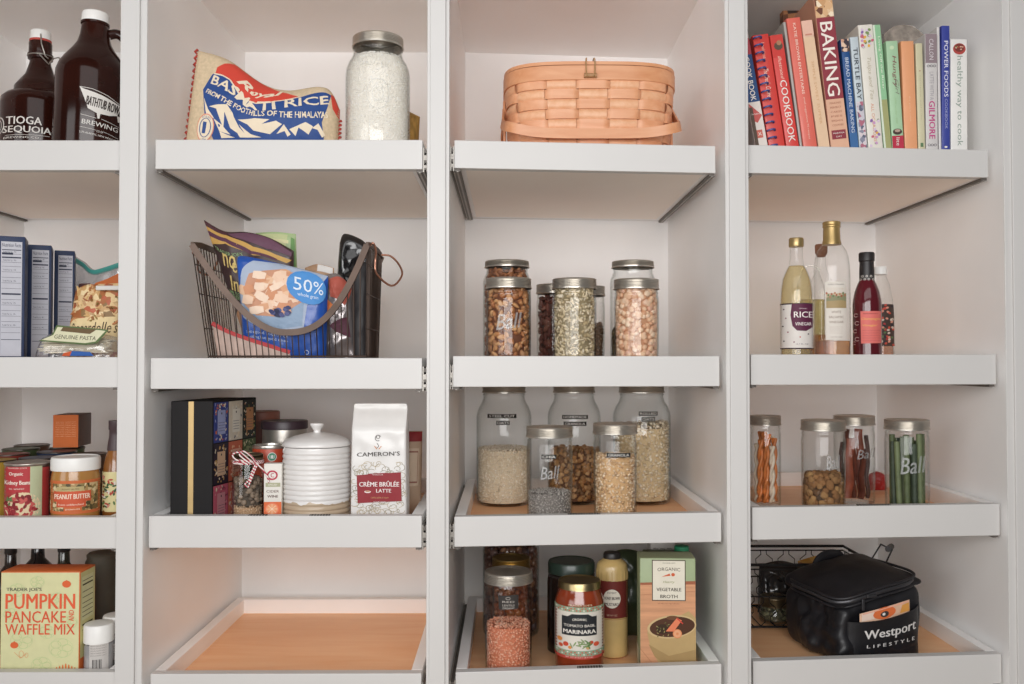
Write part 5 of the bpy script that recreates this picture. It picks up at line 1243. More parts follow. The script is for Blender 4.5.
# --- bottom tray
it, R, H = jar_at(508.5, .085, (2,3), 47, 565, 'jar of orange-pink lentils with a printed square tag, front left of the bottom tray')
contents('red_lentils', 'orange-pink lentils half filling the front left jar', 'lentils', it, R, it.v(622), .0052, (.0030, .0028, .0012), pieces_mat('lentils', ['#e39a78', '#edb092', '#dc8868', '#f4c4a8', '#d07a5a']), mat('lentil_core', '#c47454', .8), 'octa', 31, layers=2)
d = Decal(fm_cyl(R), .006); U = lambda x: it.u(x, 600, R); V = lambda y: it.vs(y, R)
d.poly([(U(498), V(596)), (U(518), V(595)), (U(518.5), V(609)), (U(499), V(610))], '#34302e'); d.ring(U(508), V(598.5), .004, .0022, .0007, '#b9b2aa', 1)
for st, y in (('RED', 602), ('LENTILS', 605.5), ('ORGANIC', 608.3)): d.text(st, U(508.5), V(y), .022, .0034, '#b9b2aa', 1)
d.build('square_tag', [o for o in bpy.data.objects if o.name.startswith('glass_jar') and o.get('label', '').startswith('jar of orange-pink')][0])['label'] = 'dark square printed tag'
# jar of dark preserved fruit behind
it, R, H = jar_at(511, .178, (2,3), 37, 553, 'jar with dull gold lid directly behind the lentil jar', 'straight', lid='gold')
contents('amber_syrup_fruit', 'dark amber fruit in the gold-lidded jar behind the lentils', 'preserves', it, R, it.v(572), .012, (.0085, .0070, .006), pieces_mat('amber_fruit', ['#7a3c26', '#94502e', '#5c2f22', '#a8683e'], .25), mat('amber_core', '#5f2f20', .4), 'chick', 32)
it, R, H = jar_at(511, .330, (2,3), 56, 522, 'widest jar of dark mottled fruit at the back left, its lid out of sight', 'soft', lid='bronze')
contents('dried_fruit', 'dark mottled dried fruit in the widest back left jar', 'dried fruit', it, R, it.v(548), .014, (.0090, .0080, .007), pieces_mat('mottled_fruit', ['#5c3a2e', '#7d5240', '#3f2a28', '#a8785a', '#4a4a5c'], .3), mat('mottle_core', '#4a2f28', .4), 'chick', 33, kind='soft')
# dark jar with green lid
it = It(571, .205, (2,3)); R = it.R(48); H = it.H(555, R)
t = thing('pickle_jar', 'dark jar with wide dark green lid behind the marinara', 'jar', it.loc, it.rz)
DKJ = mat('dark_pickle_glass', '#231a16', .12, vary=.3, scale=14, spec=.5)
lathe_part('jar_body', [(R*.9, 0), (R, .003), (R, H-.040), (R*.96, H-.030), (R*.88, H-.022)], DKJ, t)
lathe_part('lid', [(R*.94, H-.023), (R*.97, H-.022), (R*.97, H-.004), (R*.93, H), (R*.85, H), (R*.83, H-.001), (0, H-.001)], mat('dark_green_lid', '#2b3a32', .35, coat=.2), t, label='dark green metal lid')
lathe_part('neck_ring', [(R*.9, H-.030), (R*.965, H-.029), (R*.965, H-.026), (R*.9, H-.025)], mat('jar_ring_dark', '#3a3330', .3, spec=.5), t)
# marinara
it = It(579, .078, (2,3)); R = it.R(48.5); H = it.H(573.5, R); zz = it.v
t = thing('marinara_jar', 'jar of tomato basil marinara sauce with gold lid, front centre of the bottom tray', 'jar', it.loc, it.rz)
pr = [(R*.86, 0), (R*.95, .002), (R*.97, .010), (R, .016), (R, zz(604)), (R*.985, zz(598)), (R*.9, zz(592)), (R*.82, zz(587)), (R*.80, zz(583))]
lathe_part('jar_body', pr, mat('tomato_sauce', '#83351c', .15, vary=.2, scale=22, spec=.6, coat=.6), t, 48)
lathe_part('lid', [(R*.84, H-.0135), (R*.885, H-.013), (R*.87, H-.011), (R*.875, H-.002), (R*.85, H), (R*.78, H), (R*.76, H-.0012), (0, H-.0012)], mat('gold_lid', '#a8966e', .32, metal=1), t, 48, label='pale gold metal lid')
d = Decal(fm_cyl(R), .006); U = lambda x: it.u(x, 630, R); V = lambda y: it.vs(y, R)
d.rect(-R*.999, V(656), R*.999, V(608), '#d9d3c8')
for ya, yb in ((607.5, 612.5), (651, 656.5)):
    d.rect(-R*.999, V(yb), R*.999, V(ya), '#8fa388', 1)
    for k in range(26): x = -R*.9+R*1.8*k/25; d.ell(x, V((ya+yb)/2+(1 if k % 2 else -1)), .0016, .0013, '#c9463a' if k % 3 else '#e6ddd0', 2, 7)
d.rect(-R*.999, V(659.5), R*.999, V(656.5), '#b8473c', 1); d.text('NET WT 25 OZ (1 LB 9 OZ)', U(579), V(657.8), .05, .0026, '#e8ddd0', 2)
d.poly([(U(x), V(y)) for x, y in [(562, 617), (568, 617), (572, 614.5), (588, 614.5), (592, 617), (596.5, 617), (596.5, 636), (562, 636)]], '#26292c', 2)
d.text('ORGANIC', U(579.5), V(619.5), .026, .0042, '#e0dad0', 3, bold=.02, arc=.001); d.text('TOMATO BASIL', U(579.5), V(626), U(595)-U(564), .0048, '#e0dad0', 3, bold=.02); d.text('MARINARA', U(579.5), V(632), U(595.5)-U(563.5), .0070, '#f0ebe2', 3, bold=.025)
rs = random.Random(3)
d.text("TRADER JOE'S", U(580), V(606), U(592)-U(568), .0042, '#e6cfae', 2)
for x, y, c, r in ((560, 641, '#d98a4a', .0048), (566, 645, '#c44a34', .005), (561, 647, '#c8583a', .004), (591, 643, '#c44a34', .004), (596, 645, '#d0563a', .005), (570, 648, '#d98a4a', .0035), (588, 648, '#c9a06a', .004)): d.ell(U(x), V(y), r, r*.85, c, 3, 12)
for k in range(16): x = rs.uniform(570, 590); d.ell(U(x), V(rs.uniform(640, 648)), .0055, .0013, rs.choice(['#5f7d4a', '#7c9460', '#8a9a70']), 3+k % 2, 8, rot=rs.uniform(-1.2, 1.2))
d.build('label', t)['label'] = 'cream label with black name panel and vegetables'
# mustard
it = It(611.5, .170, (2,3)); R = it.R(31); zz = it.v
t = thing('mustard_bottle', 'yellow mustard squeeze bottle with black cap behind the marinara jar', 'bottle', it.loc, it.rz)
pr = [(R*.88, 0), (R, .003), (R, zz(566)), (R*.92, zz(562)), (R*.6, zz(558.5)), (R*.5, zz(557))]
MUS = mat('mustard', '#c4a76e', .3, vary=.12, scale=18, coat=.3); lathe_part('bottle_body', pr, MUS, t)
ch = MB()
for i in range(20):
    a = 2*PI*i/20; ch.tube([(R*1.0*math.cos(a), R*1.0*math.sin(a), zz(578)), (R*.995*math.cos(a), R*.995*math.sin(a), zz(570)), (R*.93*math.cos(a), R*.93*math.sin(a), zz(563.5))], .0011, 6)
mk('shoulder_ribs', ch, MUS, t, 60)
lathe_part('cap', [(R*.55, zz(559)), (R*.56, zz(558)), (R*.55, zz(553.6)), (R*.5, zz(552)), (0, zz(551.8))], BLK, t, label='black flip cap')
d = Decal(fm_cyl(R), .005); U = lambda x: it.u(x, 600, R); V = lambda y: it.vs(y, R)
d.rect(-R*.999, V(620), R*.999, V(581.5), '#6b2a24'); d.rect(-R*.999, V(619.6), R*.999, V(618.8), '#c9a86a', 1)
d.ell(U(612), V(599), .0165, .0185, '#ddd6c8', 1); 
d.text("TRADER JOE'S", U(612), V(589), .017, .0024, '#7a3a30', 2); d.text('SWEET', U(612), V(593), .018, .0034, '#3a2d2a', 2); d.text('HONEY BROWN', U(612), V(598.5), .029, .0056, '#3a2d2a', 2, bold=.02); d.text('MUSTARD', U(612), V(604.5), .026, .0058, '#3a2d2a', 2, bold=.02)
d.text('NET WT 9 OZ', U(612), V(615.5), .02, .003, '#c9a890', 1)
d.build('label', t)['label'] = 'maroon label with cream oval'
# vegetable broth carton
it = It(669, .040, (2,3), False); w = 55.5*it.s; dp = .062; h = it.v(559); x0 = it.u(641.5, 600); x1 = it.u(697, 600); w = x1-x0
t = thing('broth_carton', 'green organic vegetable broth carton with a soup bowl picture', 'carton', (it.X+(x0+x1)/2, it.Y+dp/2+.006, it.Z), -.05)
GRN = mat('sage_green_carton', '#9aa882', .45, vary=.05)
mk('carton_body', MB().rbox(w, dp, h, .002, 2), GRN, t, 40)
mb = MB(); mb.add([(-w/2, -dp/2+.004, h), (w/2, -dp/2+.004, h), (w/2, dp/2, h), (-w/2, dp/2, h), (-w/2+.003, .004, h+.004), (w/2-.003, .004, h+.004)], [(0, 1, 5, 4), (2, 3, 4, 5), (0, 4, 3), (1, 2, 5)]); mk('top_fold', mb, mat('carton_fold', '#8a8f74', .45), t, None)
d = Decal(FRONT(-dp/2), .05); k = h/(662.5-559); U = lambda x: (x-669.3)*w/55.5; V = lambda y: (662.5-y)*k
d.rect(-w/2+.0005, .001, w/2-.0005, V(581.5), mat('table_wood_print', '#c9936e', .45, vary=.15, scale=12, stretch=(1, 1, 12)))
d.poly([(U(641.8), V(581)), (U(697), V(579)), (U(697), V(582)), (U(641.8), V(583))], '#9c5f44', 1)
d.line([(U(641.8), V(592)), (U(697), V(588))], .0007, '#a8704f', 1); d.line([(U(641.8), V(640)), (U(660), V(660))], .0007, '#a8704f', 1)
d.rect(U(653.5), V(597), U(687), V(560.5), '#4a3d30', 2); d.rect(U(654.3), V(596.2), U(686.2), V(561.2), '#ded8c8', 3)
d.text("TRADER JOE'S", U(670.3), V(563.3), .024, .0024, '#4a4238', 4); d.text('ORGANIC', U(670.3), V(568.5), .042, .0062, '#4a4238', 4, arc=.0012); d.text('Hearty', U(670.3), V(580.3), .022, .0055, '#8a8f5c', 4, shear=.3); d.text('VEGETABLE', U(670.3), V(586.8), .046, .0062, '#3a332b', 4, bold=.02); d.text('BROTH', U(670.3), V(593), .032, .0062, '#3a332b', 4, bold=.02)
d.poly([(U(663), V(575.5)), (U(671), V(572.5)), (U(672), V(574.5))], '#c9603c', 4); d.ell(U(674.5), V(573.5), .0035, .0032, '#c9603c', 4, 10); d.text('all natural ingredients', U(670), V(599.5), .04, .0022, '#7d4a36', 2)
# bowl
d.poly([(U(x), V(y)) for x, y in [(648.5, 625), (652, 640), (661, 654), (675, 660), (688, 659), (697, 654), (697, 612), (690, 606)]], '#b89c6c', 2)
d.poly([(U(x), V(y)) for x, y in [(650, 636), (656, 647), (668, 655), (684, 657), (697, 652), (697, 640), (670, 646)]], '#a5895c', 3)
d.ell(U(673), V(620), (U(697)-U(648))/2*1.0, .0215, '#c9ae80', 4, 40, rot=.12); d.ell(U(673.5), V(620), (U(697)-U(650))/2*.96, .0185, '#4f3020', 5, 40, rot=.12)
d.ell(U(664), V(622), .012, .009, '#3a2818', 6, 16); d.ell(U(674), V(612), .012, .004, '#6b4830', 6, 16)
d.ell(U(678.5), V(626), .0085, .0085, '#d98a5c', 7, 18); d.ell(U(678.5), V(626), .0068, .0068, '#e3a57c', 8, 16); d.ell(U(678.5), V(626), .0025, .0025, '#d98a5c', 9, 10)
d.poly([(U(x), V(y)) for x, y in [(667, 624), (678, 612), (683, 614), (675, 624)]], '#e0805c', 8); d.line([(U(678), V(612)), (U(684), V(617))], .0022, '#c9463a', 9)
for i in range(14): d.ell(U(658+rs.random()*12), V(613+rs.random()*16), .0022, .0009, rs.choice(['#7d7a4a', '#9a8f5c', '#5f5c34']), 7, 7, rot=rs.random()*3)
d.poly([(U(654), V(655)), (U(662), V(654)), (U(680), V(660)), (U(680), V(662)), (U(656), V(662))], '#3f3128', 4); d.rect(U(686), V(660.5), U(696), V(658.5), '#c9b89c', 5)
d.build('printed_front', t)['label'] = 'printed soup bowl and cream name panel'
d = Decal(fm_plane((-w/2, dp/2, 0), (0, -1, 0), (0, 0, 1), (-1, 0, 0)), .05); d.rect(.004, .004, dp-.012, h*.20, '#c9c8b0'); d.rect(.006, h*.3, dp-.014, h*.7, '#a9b48f'); 
for q in range(8): d.rect(.008, h*(.33+.04*q), dp-.018, h*(.338+.04*q), '#6b7a54', 1)
d.build('side_print', t)
# carton with green cap behind, and white carton
it = It(666, .175, (2,3), False); w2 = 46*it.s; h2 = it.v(553)
t = thing('milk_carton', 'second carton behind the vegetable broth with a green screw cap', 'carton', (it.X+.002, it.Y, it.Z), -.03)
mk('carton_body', MB().rbox(w2, .07, h2, .002, 2), mat('dark_sage', '#66704f', .5), t, 40)
mb = MB().lathe([(.0135, h2-.0005), (.0135, h2+.004), (.0125, h2+.005)], 28); mk('spout_collar', mb, WHITEP, t, 40, loc=(it.u(679, 548), -.018, 0))
mk('screw_cap', MB().lathe([(.0145, h2+.005), (.0148, h2+.006), (.0145, h2+.017), (.013, h2+.0185), (0, h2+.0185)], 32), mat('green_cap', '#2f8a63', .4), t, 40, loc=(it.u(679, 548), -.018, 0))['label'] = 'green screw cap'
it = It(660, .265, (2,3), False); w3 = 24*it.s; h3 = it.v(536)
t = thing('white_carton', 'white carton with dark print barely showing above the broth carton', 'carton', it.loc, 0)
mk('carton_body', MB().rbox(w3, .05, h3, .002, 2), mat('white_carton_card', '#cfc9c4', .5), t, 40)
d = Decal(FRONT(-.025), .05)
for q in range(3): d.text('STOCK', (q-1)*w3*.28, h3-.024, w3*.22, .008, '#4a3a3a'); 
d.rect(-w3*.45, h3-.040, w3*.45, h3-.034, '#6b4a50'); d.build('print', t)
# dark green leafy bag behind the mustard
it = It(626, .275, (2,3), False)
b = Bag(locb(it, [(606, 628), (626, 629), (646, 628)]), locpt(it, [(610, 552), (626, 549), (646, 553)]), .030, .005, 24, 61, creases=.8)
tag(mk('green_pouch', b.mesh(), mat('deep_green_foil', '#3f4a33', .35, vary=.2, coat=.3), None, 75, it.loc), 'dark green foil pouch in the shade behind the mustard', 'bag')
# ================================================================== right-hand column
# --- cookbooks
BK_Y = .034
PAGES = mat('book_pages', '#e0d8c8', .7, vary=.08, scale=200, stretch=(40, 1, 1))
def book(label, bl, br, tl, ytop, base, col, art, dep=.185, dy=0, soft=False, spiral=False, name='cookbook'):
    "bl, br: where the spine's foot runs in the photo; tl: its top left"
    it = It((bl+br)/2, BK_Y+dy, (3,0), False); xl = Wp(bl, 150, it.Y)[0]; xr = Wp(br, 150, it.Y)[0]; w = xr-xl-.0006
    xt = Wp(tl, ytop, it.Y)[0]; h0 = it.v(ytop); zf = 0
    # px at the lip line are higher than the foot: carry the lean down to the tray
    zl = it.v(base); lean = math.atan((xl-xt)/(h0-zl)); xl -= -zl*math.tan(lean)
    h = (h0)/math.cos(lean); w = w*math.cos(lean)
    t = thing(name, label, 'book', (xl, it.Y, it.Z+max(0, 0)), 0, 'cookbooks on the top right tray', ry=-lean)
    if lean < -.001: t.location.z += w*math.sin(-lean)
    r = .0022; mb = MB(); m = mat('cover_'+col.strip('#'), col, .42, vary=.04, coat=.15)
    mb.rbox(w, .004, h, .0015, 2, c=(w/2, .002, 0)); 
    for x in (.0009, w-.0009): mb.box(x-.0009, x+.0009, .003, dep, 0, h)
    mk('cover', mb, m, t, 40); mk('pages', MB().box(.0019, w-.0019, .0042, dep-.004, .003, h-.003), PAGES, t, None)
    k = h/(h0)
    V = lambda y: it.v(y)*k
    d = Decal(lambda u, v, hh: (u, -hh, v), .06, .0003, .0003)
    def run(st, y0, y1, hp, colr, ly=2, cx=.5, bold=0, shear=0):
        "lettering that reads down the spine between two photo rows"
        v0, v1 = V(y0), V(y1); d.text(st, w*cx, (v0+v1)/2, abs(v0-v1), w*hp, colr, ly, rot=-PI/2, bold=bold, shear=shear)
    def band(y0, y1, c, ly=0, x0=.02, x1=.98): d.rect(w*x0, max(.0005, V(y1)), w*x1, min(h-.0004, V(y0)), c, ly)
    art(d, run, band, w, h, V)
    if d.t: d.build('spine_print', t)['label'] = 'printed spine'
    if spiral:
        mb = MB(); n = 17
        for i in range(n):
            z = h*(.03+.94*i/(n-1)); mb.tube([(.0085+.0072*math.cos(a), -.002+.0065*math.sin(a), z+.0018*a/6.3) for a in [2*PI*q/12 for q in range(12)]], .0017, 6, closed=True)
        o = mk('spiral_binding', mb, mat('blue_coil', '#3f4f8a', .35), t, 60, loc=(-.0005, 0, 0)); o['label'] = 'blue plastic coil binding'
    return t, w, h
WHT = '#e8e2da'
def a1(d, run, band, w, h, V):
    band(40, 56, '#a8404a'); band(56, 103, '#2b4a78'); run('COOK BOOK', 58, 102, .42, WHT, bold=.02); band(103, 160, '#ddd4cc')
    d.poly([(w*.05, V(104)), (w*.95, V(117)), (w*.5, V(124)), (w*.05, V(120))], '#c05a55', 1); d.text('The Settlement', w*.5, V(115), w*.8, .003, WHT, 3)
    d.rect(w*.3, V(139), w*.75, V(131), '#c86a5c', 1); d.text('X', w*.52, V(135), w*.3, .006, WHT, 2, bold=.03); d.rect(w*.02, V(152), w*.3, V(108), '#5a4a3f', 1)
book('cookbook with navy, white and pink spine nearest the divider', 755, 768, 735.5, 33, 144, '#c9b8b0', a1)
def a2(d, run, band, w, h, V):
    run('Louisiana', 44, 60, .22, '#e8b0a0', cx=.55); run('The Creole Cuisine', 70, 98, .30, '#f0d4c4', cx=.5, shear=.3)
book('red spiral-bound cookbook with a blue coil', 768.6, 785.3, 752.4, 35.5, 144, '#cf3f38', a2, spiral=True)
def a3(d, run, band, w, h, V):
    band(36, 58, '#c9403a'); d.ell(w*.55, V(47), w*.35, .008, '#5a4a3c', 1, 10); d.ell(w*.62, V(44), w*.2, .005, '#a87a5c', 2, 8)
    run('illustrated', 57, 80, .26, '#f0c8b8', shear=.3); run('COOKBOOK', 81, 143, .52, WHT, bold=.01)
book('bright red cookbook reading COOKBOOK in white', 786, 799.3, 769.6, 35.5, 144, '#d0403a', a3)
book('thin grey-white booklet behind the bright red cookbook', 799.8, 802.8, 783.2, 22, 145, '#a8a49e', lambda *a: None, dep=.16, dy=.004)
def a4(d, run, band, w, h, V):
    run('KATIE BROWN ENTERTAINS', 24, 95, .20, '#f0d0c0', bold=.02); run('small suggestions 90 recipes', 98, 140, .18, '#eec4b4')
book('coral pink cookbook with small white lettering', 803.4, 817.6, 786.4, 18.5, 145.5, '#d9695a', a4)
def a5(d, run, band, w, h, V):
    d.rect(w*.2, V(36), w*.8, V(34.5), '#c98a78', 1); band(38, 160, '#e0c0a0'); band(19, 36, '#e2b8a4'); run('SIMPLE SWEET SUPPER', 62, 125, .22, '#cfa880')
book('pale peach cookbook between the coral and the maroon spines', 818.4, 830, 801, 21, 145.5, '#e0bba2', a5)
def a6(d, run, band, w, h, V):
    band(-10, 18, blotch('pastry_photo', ['#c99a6c', '#e0bf98', '#8a5a3a', '#d8ae82', '#efdcc0', '#6b3f2a'], 90)); band(18.5, 100, '#8e3a44', 1); run('BAKING', 23, 97, .66, '#f0e6dc', 2, bold=.015)
    band(100, 160, '#dcae92', 1)
    for i, st in enumerate(('MAKING', 'PERFECT', 'CAKES', 'PIES', 'BREADS', 'COOKIES')): d.text(st, w*.5, V(104+4.4*i), w*.6, .0036, '#a8705c', 3)
    d.rect(w*.12, V(140), w*.88, V(131), '#8e3a44', 2); d.text('MARTHA', w*.5, V(134), w*.6, .0028, WHT, 3); d.text('DAY', w*.5, V(137.5), w*.3, .0028, WHT, 3)
book('thick maroon cookbook reading BAKING, its pastry photo top out of frame', 830.7, 849.8, 813, -6, 145.5, '#c08a70', a6)
def a7(d, run, band, w, h, V):
    band(39, 52, blotch('bread_photo', ['#3a2f3a', '#c99a80', '#5a3f34', '#e0c0a8'], 120)); run('BREAD MACHINE BAKING', 58, 133, .42, '#c8d4e4', bold=.015); band(133, 160, '#3f6a9c', 0)
book('narrow blue cookbook reading BREAD MACHINE BAKING', 850.5, 859, 840.5, 39, 146.5, '#235088', a7)
def a8(d, run, band, w, h, V):
    run('TURTLE BAY', 48, 100, .52, '#3f444c', bold=.01); d.rect(w*.1, V(150), w*.9, V(102), blotch('shell_print', ['#8a8a9c', '#c9c4cc', '#5f6478', '#d8ccd0', '#b06a7c'], 160), 1)
book('pale blue-white cookbook reading TURTLE BAY', 859.5, 868, 850, 37, 146.5, '#c4cfd4', a8)
def a9(d, run, band, w, h, V):
    for i in range(40):
        y = random.choice([random.uniform(25, 48), random.uniform(25, 48), random.uniform(120, 146)]); d.ell(w*random.uniform(.12, .88), V(y), .0032, .0026, random.choice(['#c99ac4', '#8a6aa8', '#e0b04a', '#d8c4d8', '#c96a7c', '#7d9460']), 1+i % 3, 7, rot=random.random()*3)
    run('Tulips and Tea', 58, 100, .32, '#c0b8a4', shear=.3); run('ALL OCCASIONS', 104, 142, .2, '#d99a7c')
book('white cookbook with purple and yellow flowers at its top', 868.5, 883.5, 858, 25, 146.5, '#e2ddd2', a9)
def a10(d, run, band, w, h, V):
    band(25, 100, '#8fbf94', 0, .25, .98); band(100, 160, '#a3a472', 0, .25, .98); band(25, 160, '#d8e2d0', 0, .02, .25); run('Living Off the River', 37, 90, .34, '#e4ecd8', cx=.62, bold=.01)
book('tall green and white cookbook beside the flowered one', 884, 892, 872.5, 25, 147, '#b4cfae', a10)
def a11(d, run, band, w, h, V):
    run('Hungry', 56, 88, .42, '#8a5a5a', cx=.55, shear=.2); run('Girl', 80, 95, .3, '#8a8a7c', cx=.7, shear=.3); run('200 under 200', 98, 124, .14, '#a9c49a'); d.ell(w*.5, V(132), w*.4, .006, '#4a3a34', 1, 12); d.ell(w*.5, V(131), w*.25, .003, '#b8a090', 2, 8); band(136, 160, '#b8344a', 0); run('lite', 138, 146, .3, WHT); d.ell(w*.45, V(48), w*.2, .004, '#c8dcb8', 1, 8)
book('pale green cookbook with a pink foot, left of the orange one', 892.5, 904.5, 886, 41, 147, '#a9cba6', a11)
def a12(d, run, band, w, h, V): run('the good cook', 96, 122, .14, '#e8c4a0', 1)
book('plain light orange cookbook', 905, 918, 901, 41, 147, '#e6a377', a12)
def a13(d, run, band, w, h, V): d.rect(w*.3, V(147), w*.7, V(143), '#5f7d5a', 1); d.ell(w*.5, V(71), w*.1, .001, '#a04a3c', 1, 6); run('simple salads', 75, 120, .16, '#b8b094', 1)
book('narrow beige booklet between the orange and grey spines', 918.5, 925.8, 915.5, 43, 147.5, '#cfc9a8', a13)
def a14(d, run, band, w, h, V):
    band(34, 63, '#8f7f84'); run('CALLON', 39, 60, .36, '#d4ccd0', bold=.01); run('LATTE WITH A', 72, 100, .34, '#a8a4a8'); run('GILMORE', 101, 139, .5, '#c04a84', bold=.025)
    for y in (66, 145): 
        for q in range(3): d.ring(w*(.25+.25*q), V(y), w*.12, .002, .0008, '#5f5a60', 1, 10)
book('grey and white cookbook with pink GILMORE lettering', 926.3, 938.5, 925, 33.5, 147.5, '#d0ccca', a14)
book('thin white booklet left of the blue spine', 939, 942, 937, 27, 148, '#d8d4d2', lambda *a: None, dy=.004)
def a15(d, run, band, w, h, V): run('POWER FOODS', 41, 97, .5, '#e0e0ee', bold=.015); run('COOKBOOK', 99, 129, .34, '#a8acd4'); d.ell(w*.45, V(147), w*.2, .002, WHT, 1, 8)
book('blue-violet cookbook reading POWER FOODS', 942.3, 950.6, 941.8, 25.5, 148, '#3a4596', a15)
def a16(d, run, band, w, h, V):
    d.ell(w*.52, V(49), w*.38, .011, '#b04a44', 1, 20); d.ell(w*.52, V(48), w*.30, .008, '#7a3a34', 2, 16)
    for i in range(10): d.ell(w*random.uniform(.3, .74), V(random.uniform(46, 51)), .0018, .0014, random.choice(['#d8a088', '#a8543c', '#e0c0a8', '#6f7a4c']), 3, 6)
    run('healthy way to cook', 56, 146, .42, '#97a49a', shear=.0)
book('white cookbook reading way to cook, rightmost in the row', 951, 968, 950.5, 39, 148.5, '#e6e4e0', a16)
# book with food photo cover behind the coral and peach spines
it = It(806, .255, (3,0), False)
t = thing('cookbook', 'tall cookbook with dark food photo cover behind the peach spine', 'book', (it.X, it.Y, it.Z), .0, 'cookbooks on the top right tray')
hh = it.vs(2, .01); ww = 42*it.s
mk('cover', MB().box(-ww/2, ww/2, 0, .022, 0, hh), blotch('dark_food_photo', ['#4a2f22', '#8a5a38', '#c4966a', '#2f1f1a', '#a87048', '#6b3f28', '#d8b490'], 55), t, None, bevel=.001)
mk('pages', MB().box(-ww/2+.003, ww/2+.0006, .002, .020, .003, hh-.004), PAGES, t, None)
# crumpled silver foil pack behind the orange book
it = It(906, .268, (3,0), False)
b = Bag([(x, .009) for x, z in locb(it, [(886, 150), (905, 150), (928, 150)])], locpt(it, [(884, 34), (895, 26), (912, 26), (927, 38)]), .012, .008, 30, 71, creases=1.3)
tag(mk('foil_pack', b.mesh(), mat('crumpled_foil', '#b8aea4', .25, metal=.5, vary=.35, scale=60), None, 80, it.loc), 'crumpled silver foil pack showing above the green and orange books', 'bag')

# --- vinegar bottles
def liquid_bottle(name, label, px, dep, w, prof, liq_top, liqm, glassm=None):
    "prof: (fraction of body radius, photo row)"
    it = It(px, dep, (3,1)); R = it.R(w); t = thing(name, label, 'bottle', it.loc, it.rz)
    z = lambda y: max(0, it.v(y)) if y < 360 else 0
    pr = [(R*a, z(y) if y is not None else 0) for a, y in prof]
    lathe_part('glass_body', pr, glassm or GLASS, t, 44, 60, closed=False, label='clear glass')
    rf = prof_r([p for p in pr if p[1] > .001] + [(pr[1][0], .001)]); zt = it.v(liq_top); n = 24
    lq = [(max(.001, rf(max(.0015, zt*i/n))-.0016), .003+(zt-.003)*i/n) for i in range(n+1)]
    lathe_part('liquid', lq, liqm, t, 44, 60); return it, t, R, prof_r(pr)
FULL = 380
# rice vinegar
VY = glass('pale_vinegar', (.90, .82, .55), (.72, .60, .34), .25, .05, .03, .10)
it, t, R, rf = liquid_bottle('vinegar_bottle', 'rice vinegar bottle with gold cap and white label with plum panel', 797, .078, 33,
    [(.8, FULL), (.97, FULL), (1, 348), (1, 300), (.97, 290), (.86, 279), (.66, 271), (.46, 265), (.40, 258), (.39, 248), (.37, 240)], 266, VY)
lathe_part('cap', [(R*.44, it.v(247)), (R*.46, it.v(246)), (R*.46, it.v(239.5)), (R*.42, it.v(238.2)), (0, it.v(238))], mat('gold_cap', '#b8a070', .35, metal=.7), t, label='gold cap')
d = Decal(fm_cyl(rf), .005); U = lambda x: it.u(x, 320, R); V = lambda y: it.vs(y, R)
PL = '#5a2440'
d.rect(-R*.999, V(348.5), R*.999, V(303.5), '#dcd6d0'); d.rect(-R*.999, V(304.3), R*.999, V(303), '#3a2a30', 1); d.rect(-R*.999, V(349), R*.999, V(347.8), '#3a2a30', 1)
d.poly([(U(x), V(y)) for x, y in [(792, 303.5), (812.5, 303.5), (812.5, 327), (806, 331), (797, 330.5), (792.5, 326), (790.5, 315)]], PL, 1)
d.text('ORGANIC', U(803), V(308.5), .014, .0022, '#d8c8cc', 2); d.text('RICE', U(803.2), V(314.5), U(812)-U(793.5), .0115, '#ece4e0', 2, bold=.015); d.text('VINEGAR', U(803.2), V(323.8), U(811)-U(795), .0062, '#ece4e0', 2, bold=.01)
for x, y, c in ((784, 309, PL), (786, 318, '#8a5a6a'), (783, 326, '#3a2a30'), (788, 332, '#8a3a50'), (800, 337, '#c05a4c'), (784, 341, '#3a2a30'), (808, 334, '#3a2a30'), (794, 342, '#8a5a6a')): d.ell(U(x), V(y), .0014, .0014, c, 2, 8)
d.text('12.7 FL OZ', U(802), V(344), .022, .0024, '#6b5a60', 2)
d.build('label', t)['label'] = 'white label with dots and plum panel'
# tall balsamic
BV = glass('amber_vinegar', (.84, .58, .30), (.64, .40, .18), .25, .05, .03, .12)
it, t, R, rf = liquid_bottle('vinegar_bottle', 'tallest clear bottle of white balsamic vinegar with gold foil neck', 832.5, .088, 37,
    [(.8, FULL), (.97, FULL), (1, 346), (1, 275), (.98, 266), (.92, 258), (.80, 251), (.62, 246.5), (.50, 243), (.46, 238), (.44, 226), (.42, 224)], 341, BV)
GF = mat('gold_foil_neck', '#b09562', .35, metal=.6, vary=.15)
lathe_part('foil_neck', [(R*.52, it.v(245)), (R*.53, it.v(243.5)), (R*.48, it.v(240)), (R*.46, it.v(228)), (R*.50, it.v(227.4)), (R*.50, it.v(226.2)), (R*.47, it.v(225.6)), (R*.50, it.v(225)), (R*.50, it.v(222.8)), (R*.46, it.v(222)), (0, it.v(221.8))], GF, t, label='gold foil cap and neck')
d = Decal(fm_cyl(rf), .005); U = lambda x: it.u(x, 320, R); V = lambda y: it.vs(y, R)
d.poly([(U(x), V(y)) for x, y in [(825.5, 281.5), (846.5, 281.5), (847.5, 340), (825.5, 340)]], '#dcd5cc')
d.text('AGED ITALIAN', U(836), V(284.3), .028, .0026, '#5a4a40', 1)
d.rect(U(826.5), V(308), U(846), V(287.5), '#c4b094', 1); d.poly([(U(x), V(y)) for x, y in [(826.5, 298), (832, 294), (838, 296.5), (846, 293), (846, 301), (826.5, 301)]], '#8a8a6a', 2); d.poly([(U(x), V(y)) for x, y in [(826.5, 301), (846, 300), (846, 308), (826.5, 308)]], '#a8926a', 2)
for i in range(12): d.ell(U(827+i*1.6), V(293+(i*7 % 5)), .0018, .0022, ['#a05a44', '#6a7a54', '#b07a5c'][i % 3], 3, 7)
d.rect(U(826.5), V(293), U(846), V(287.5), '#d8cfc4', 1)
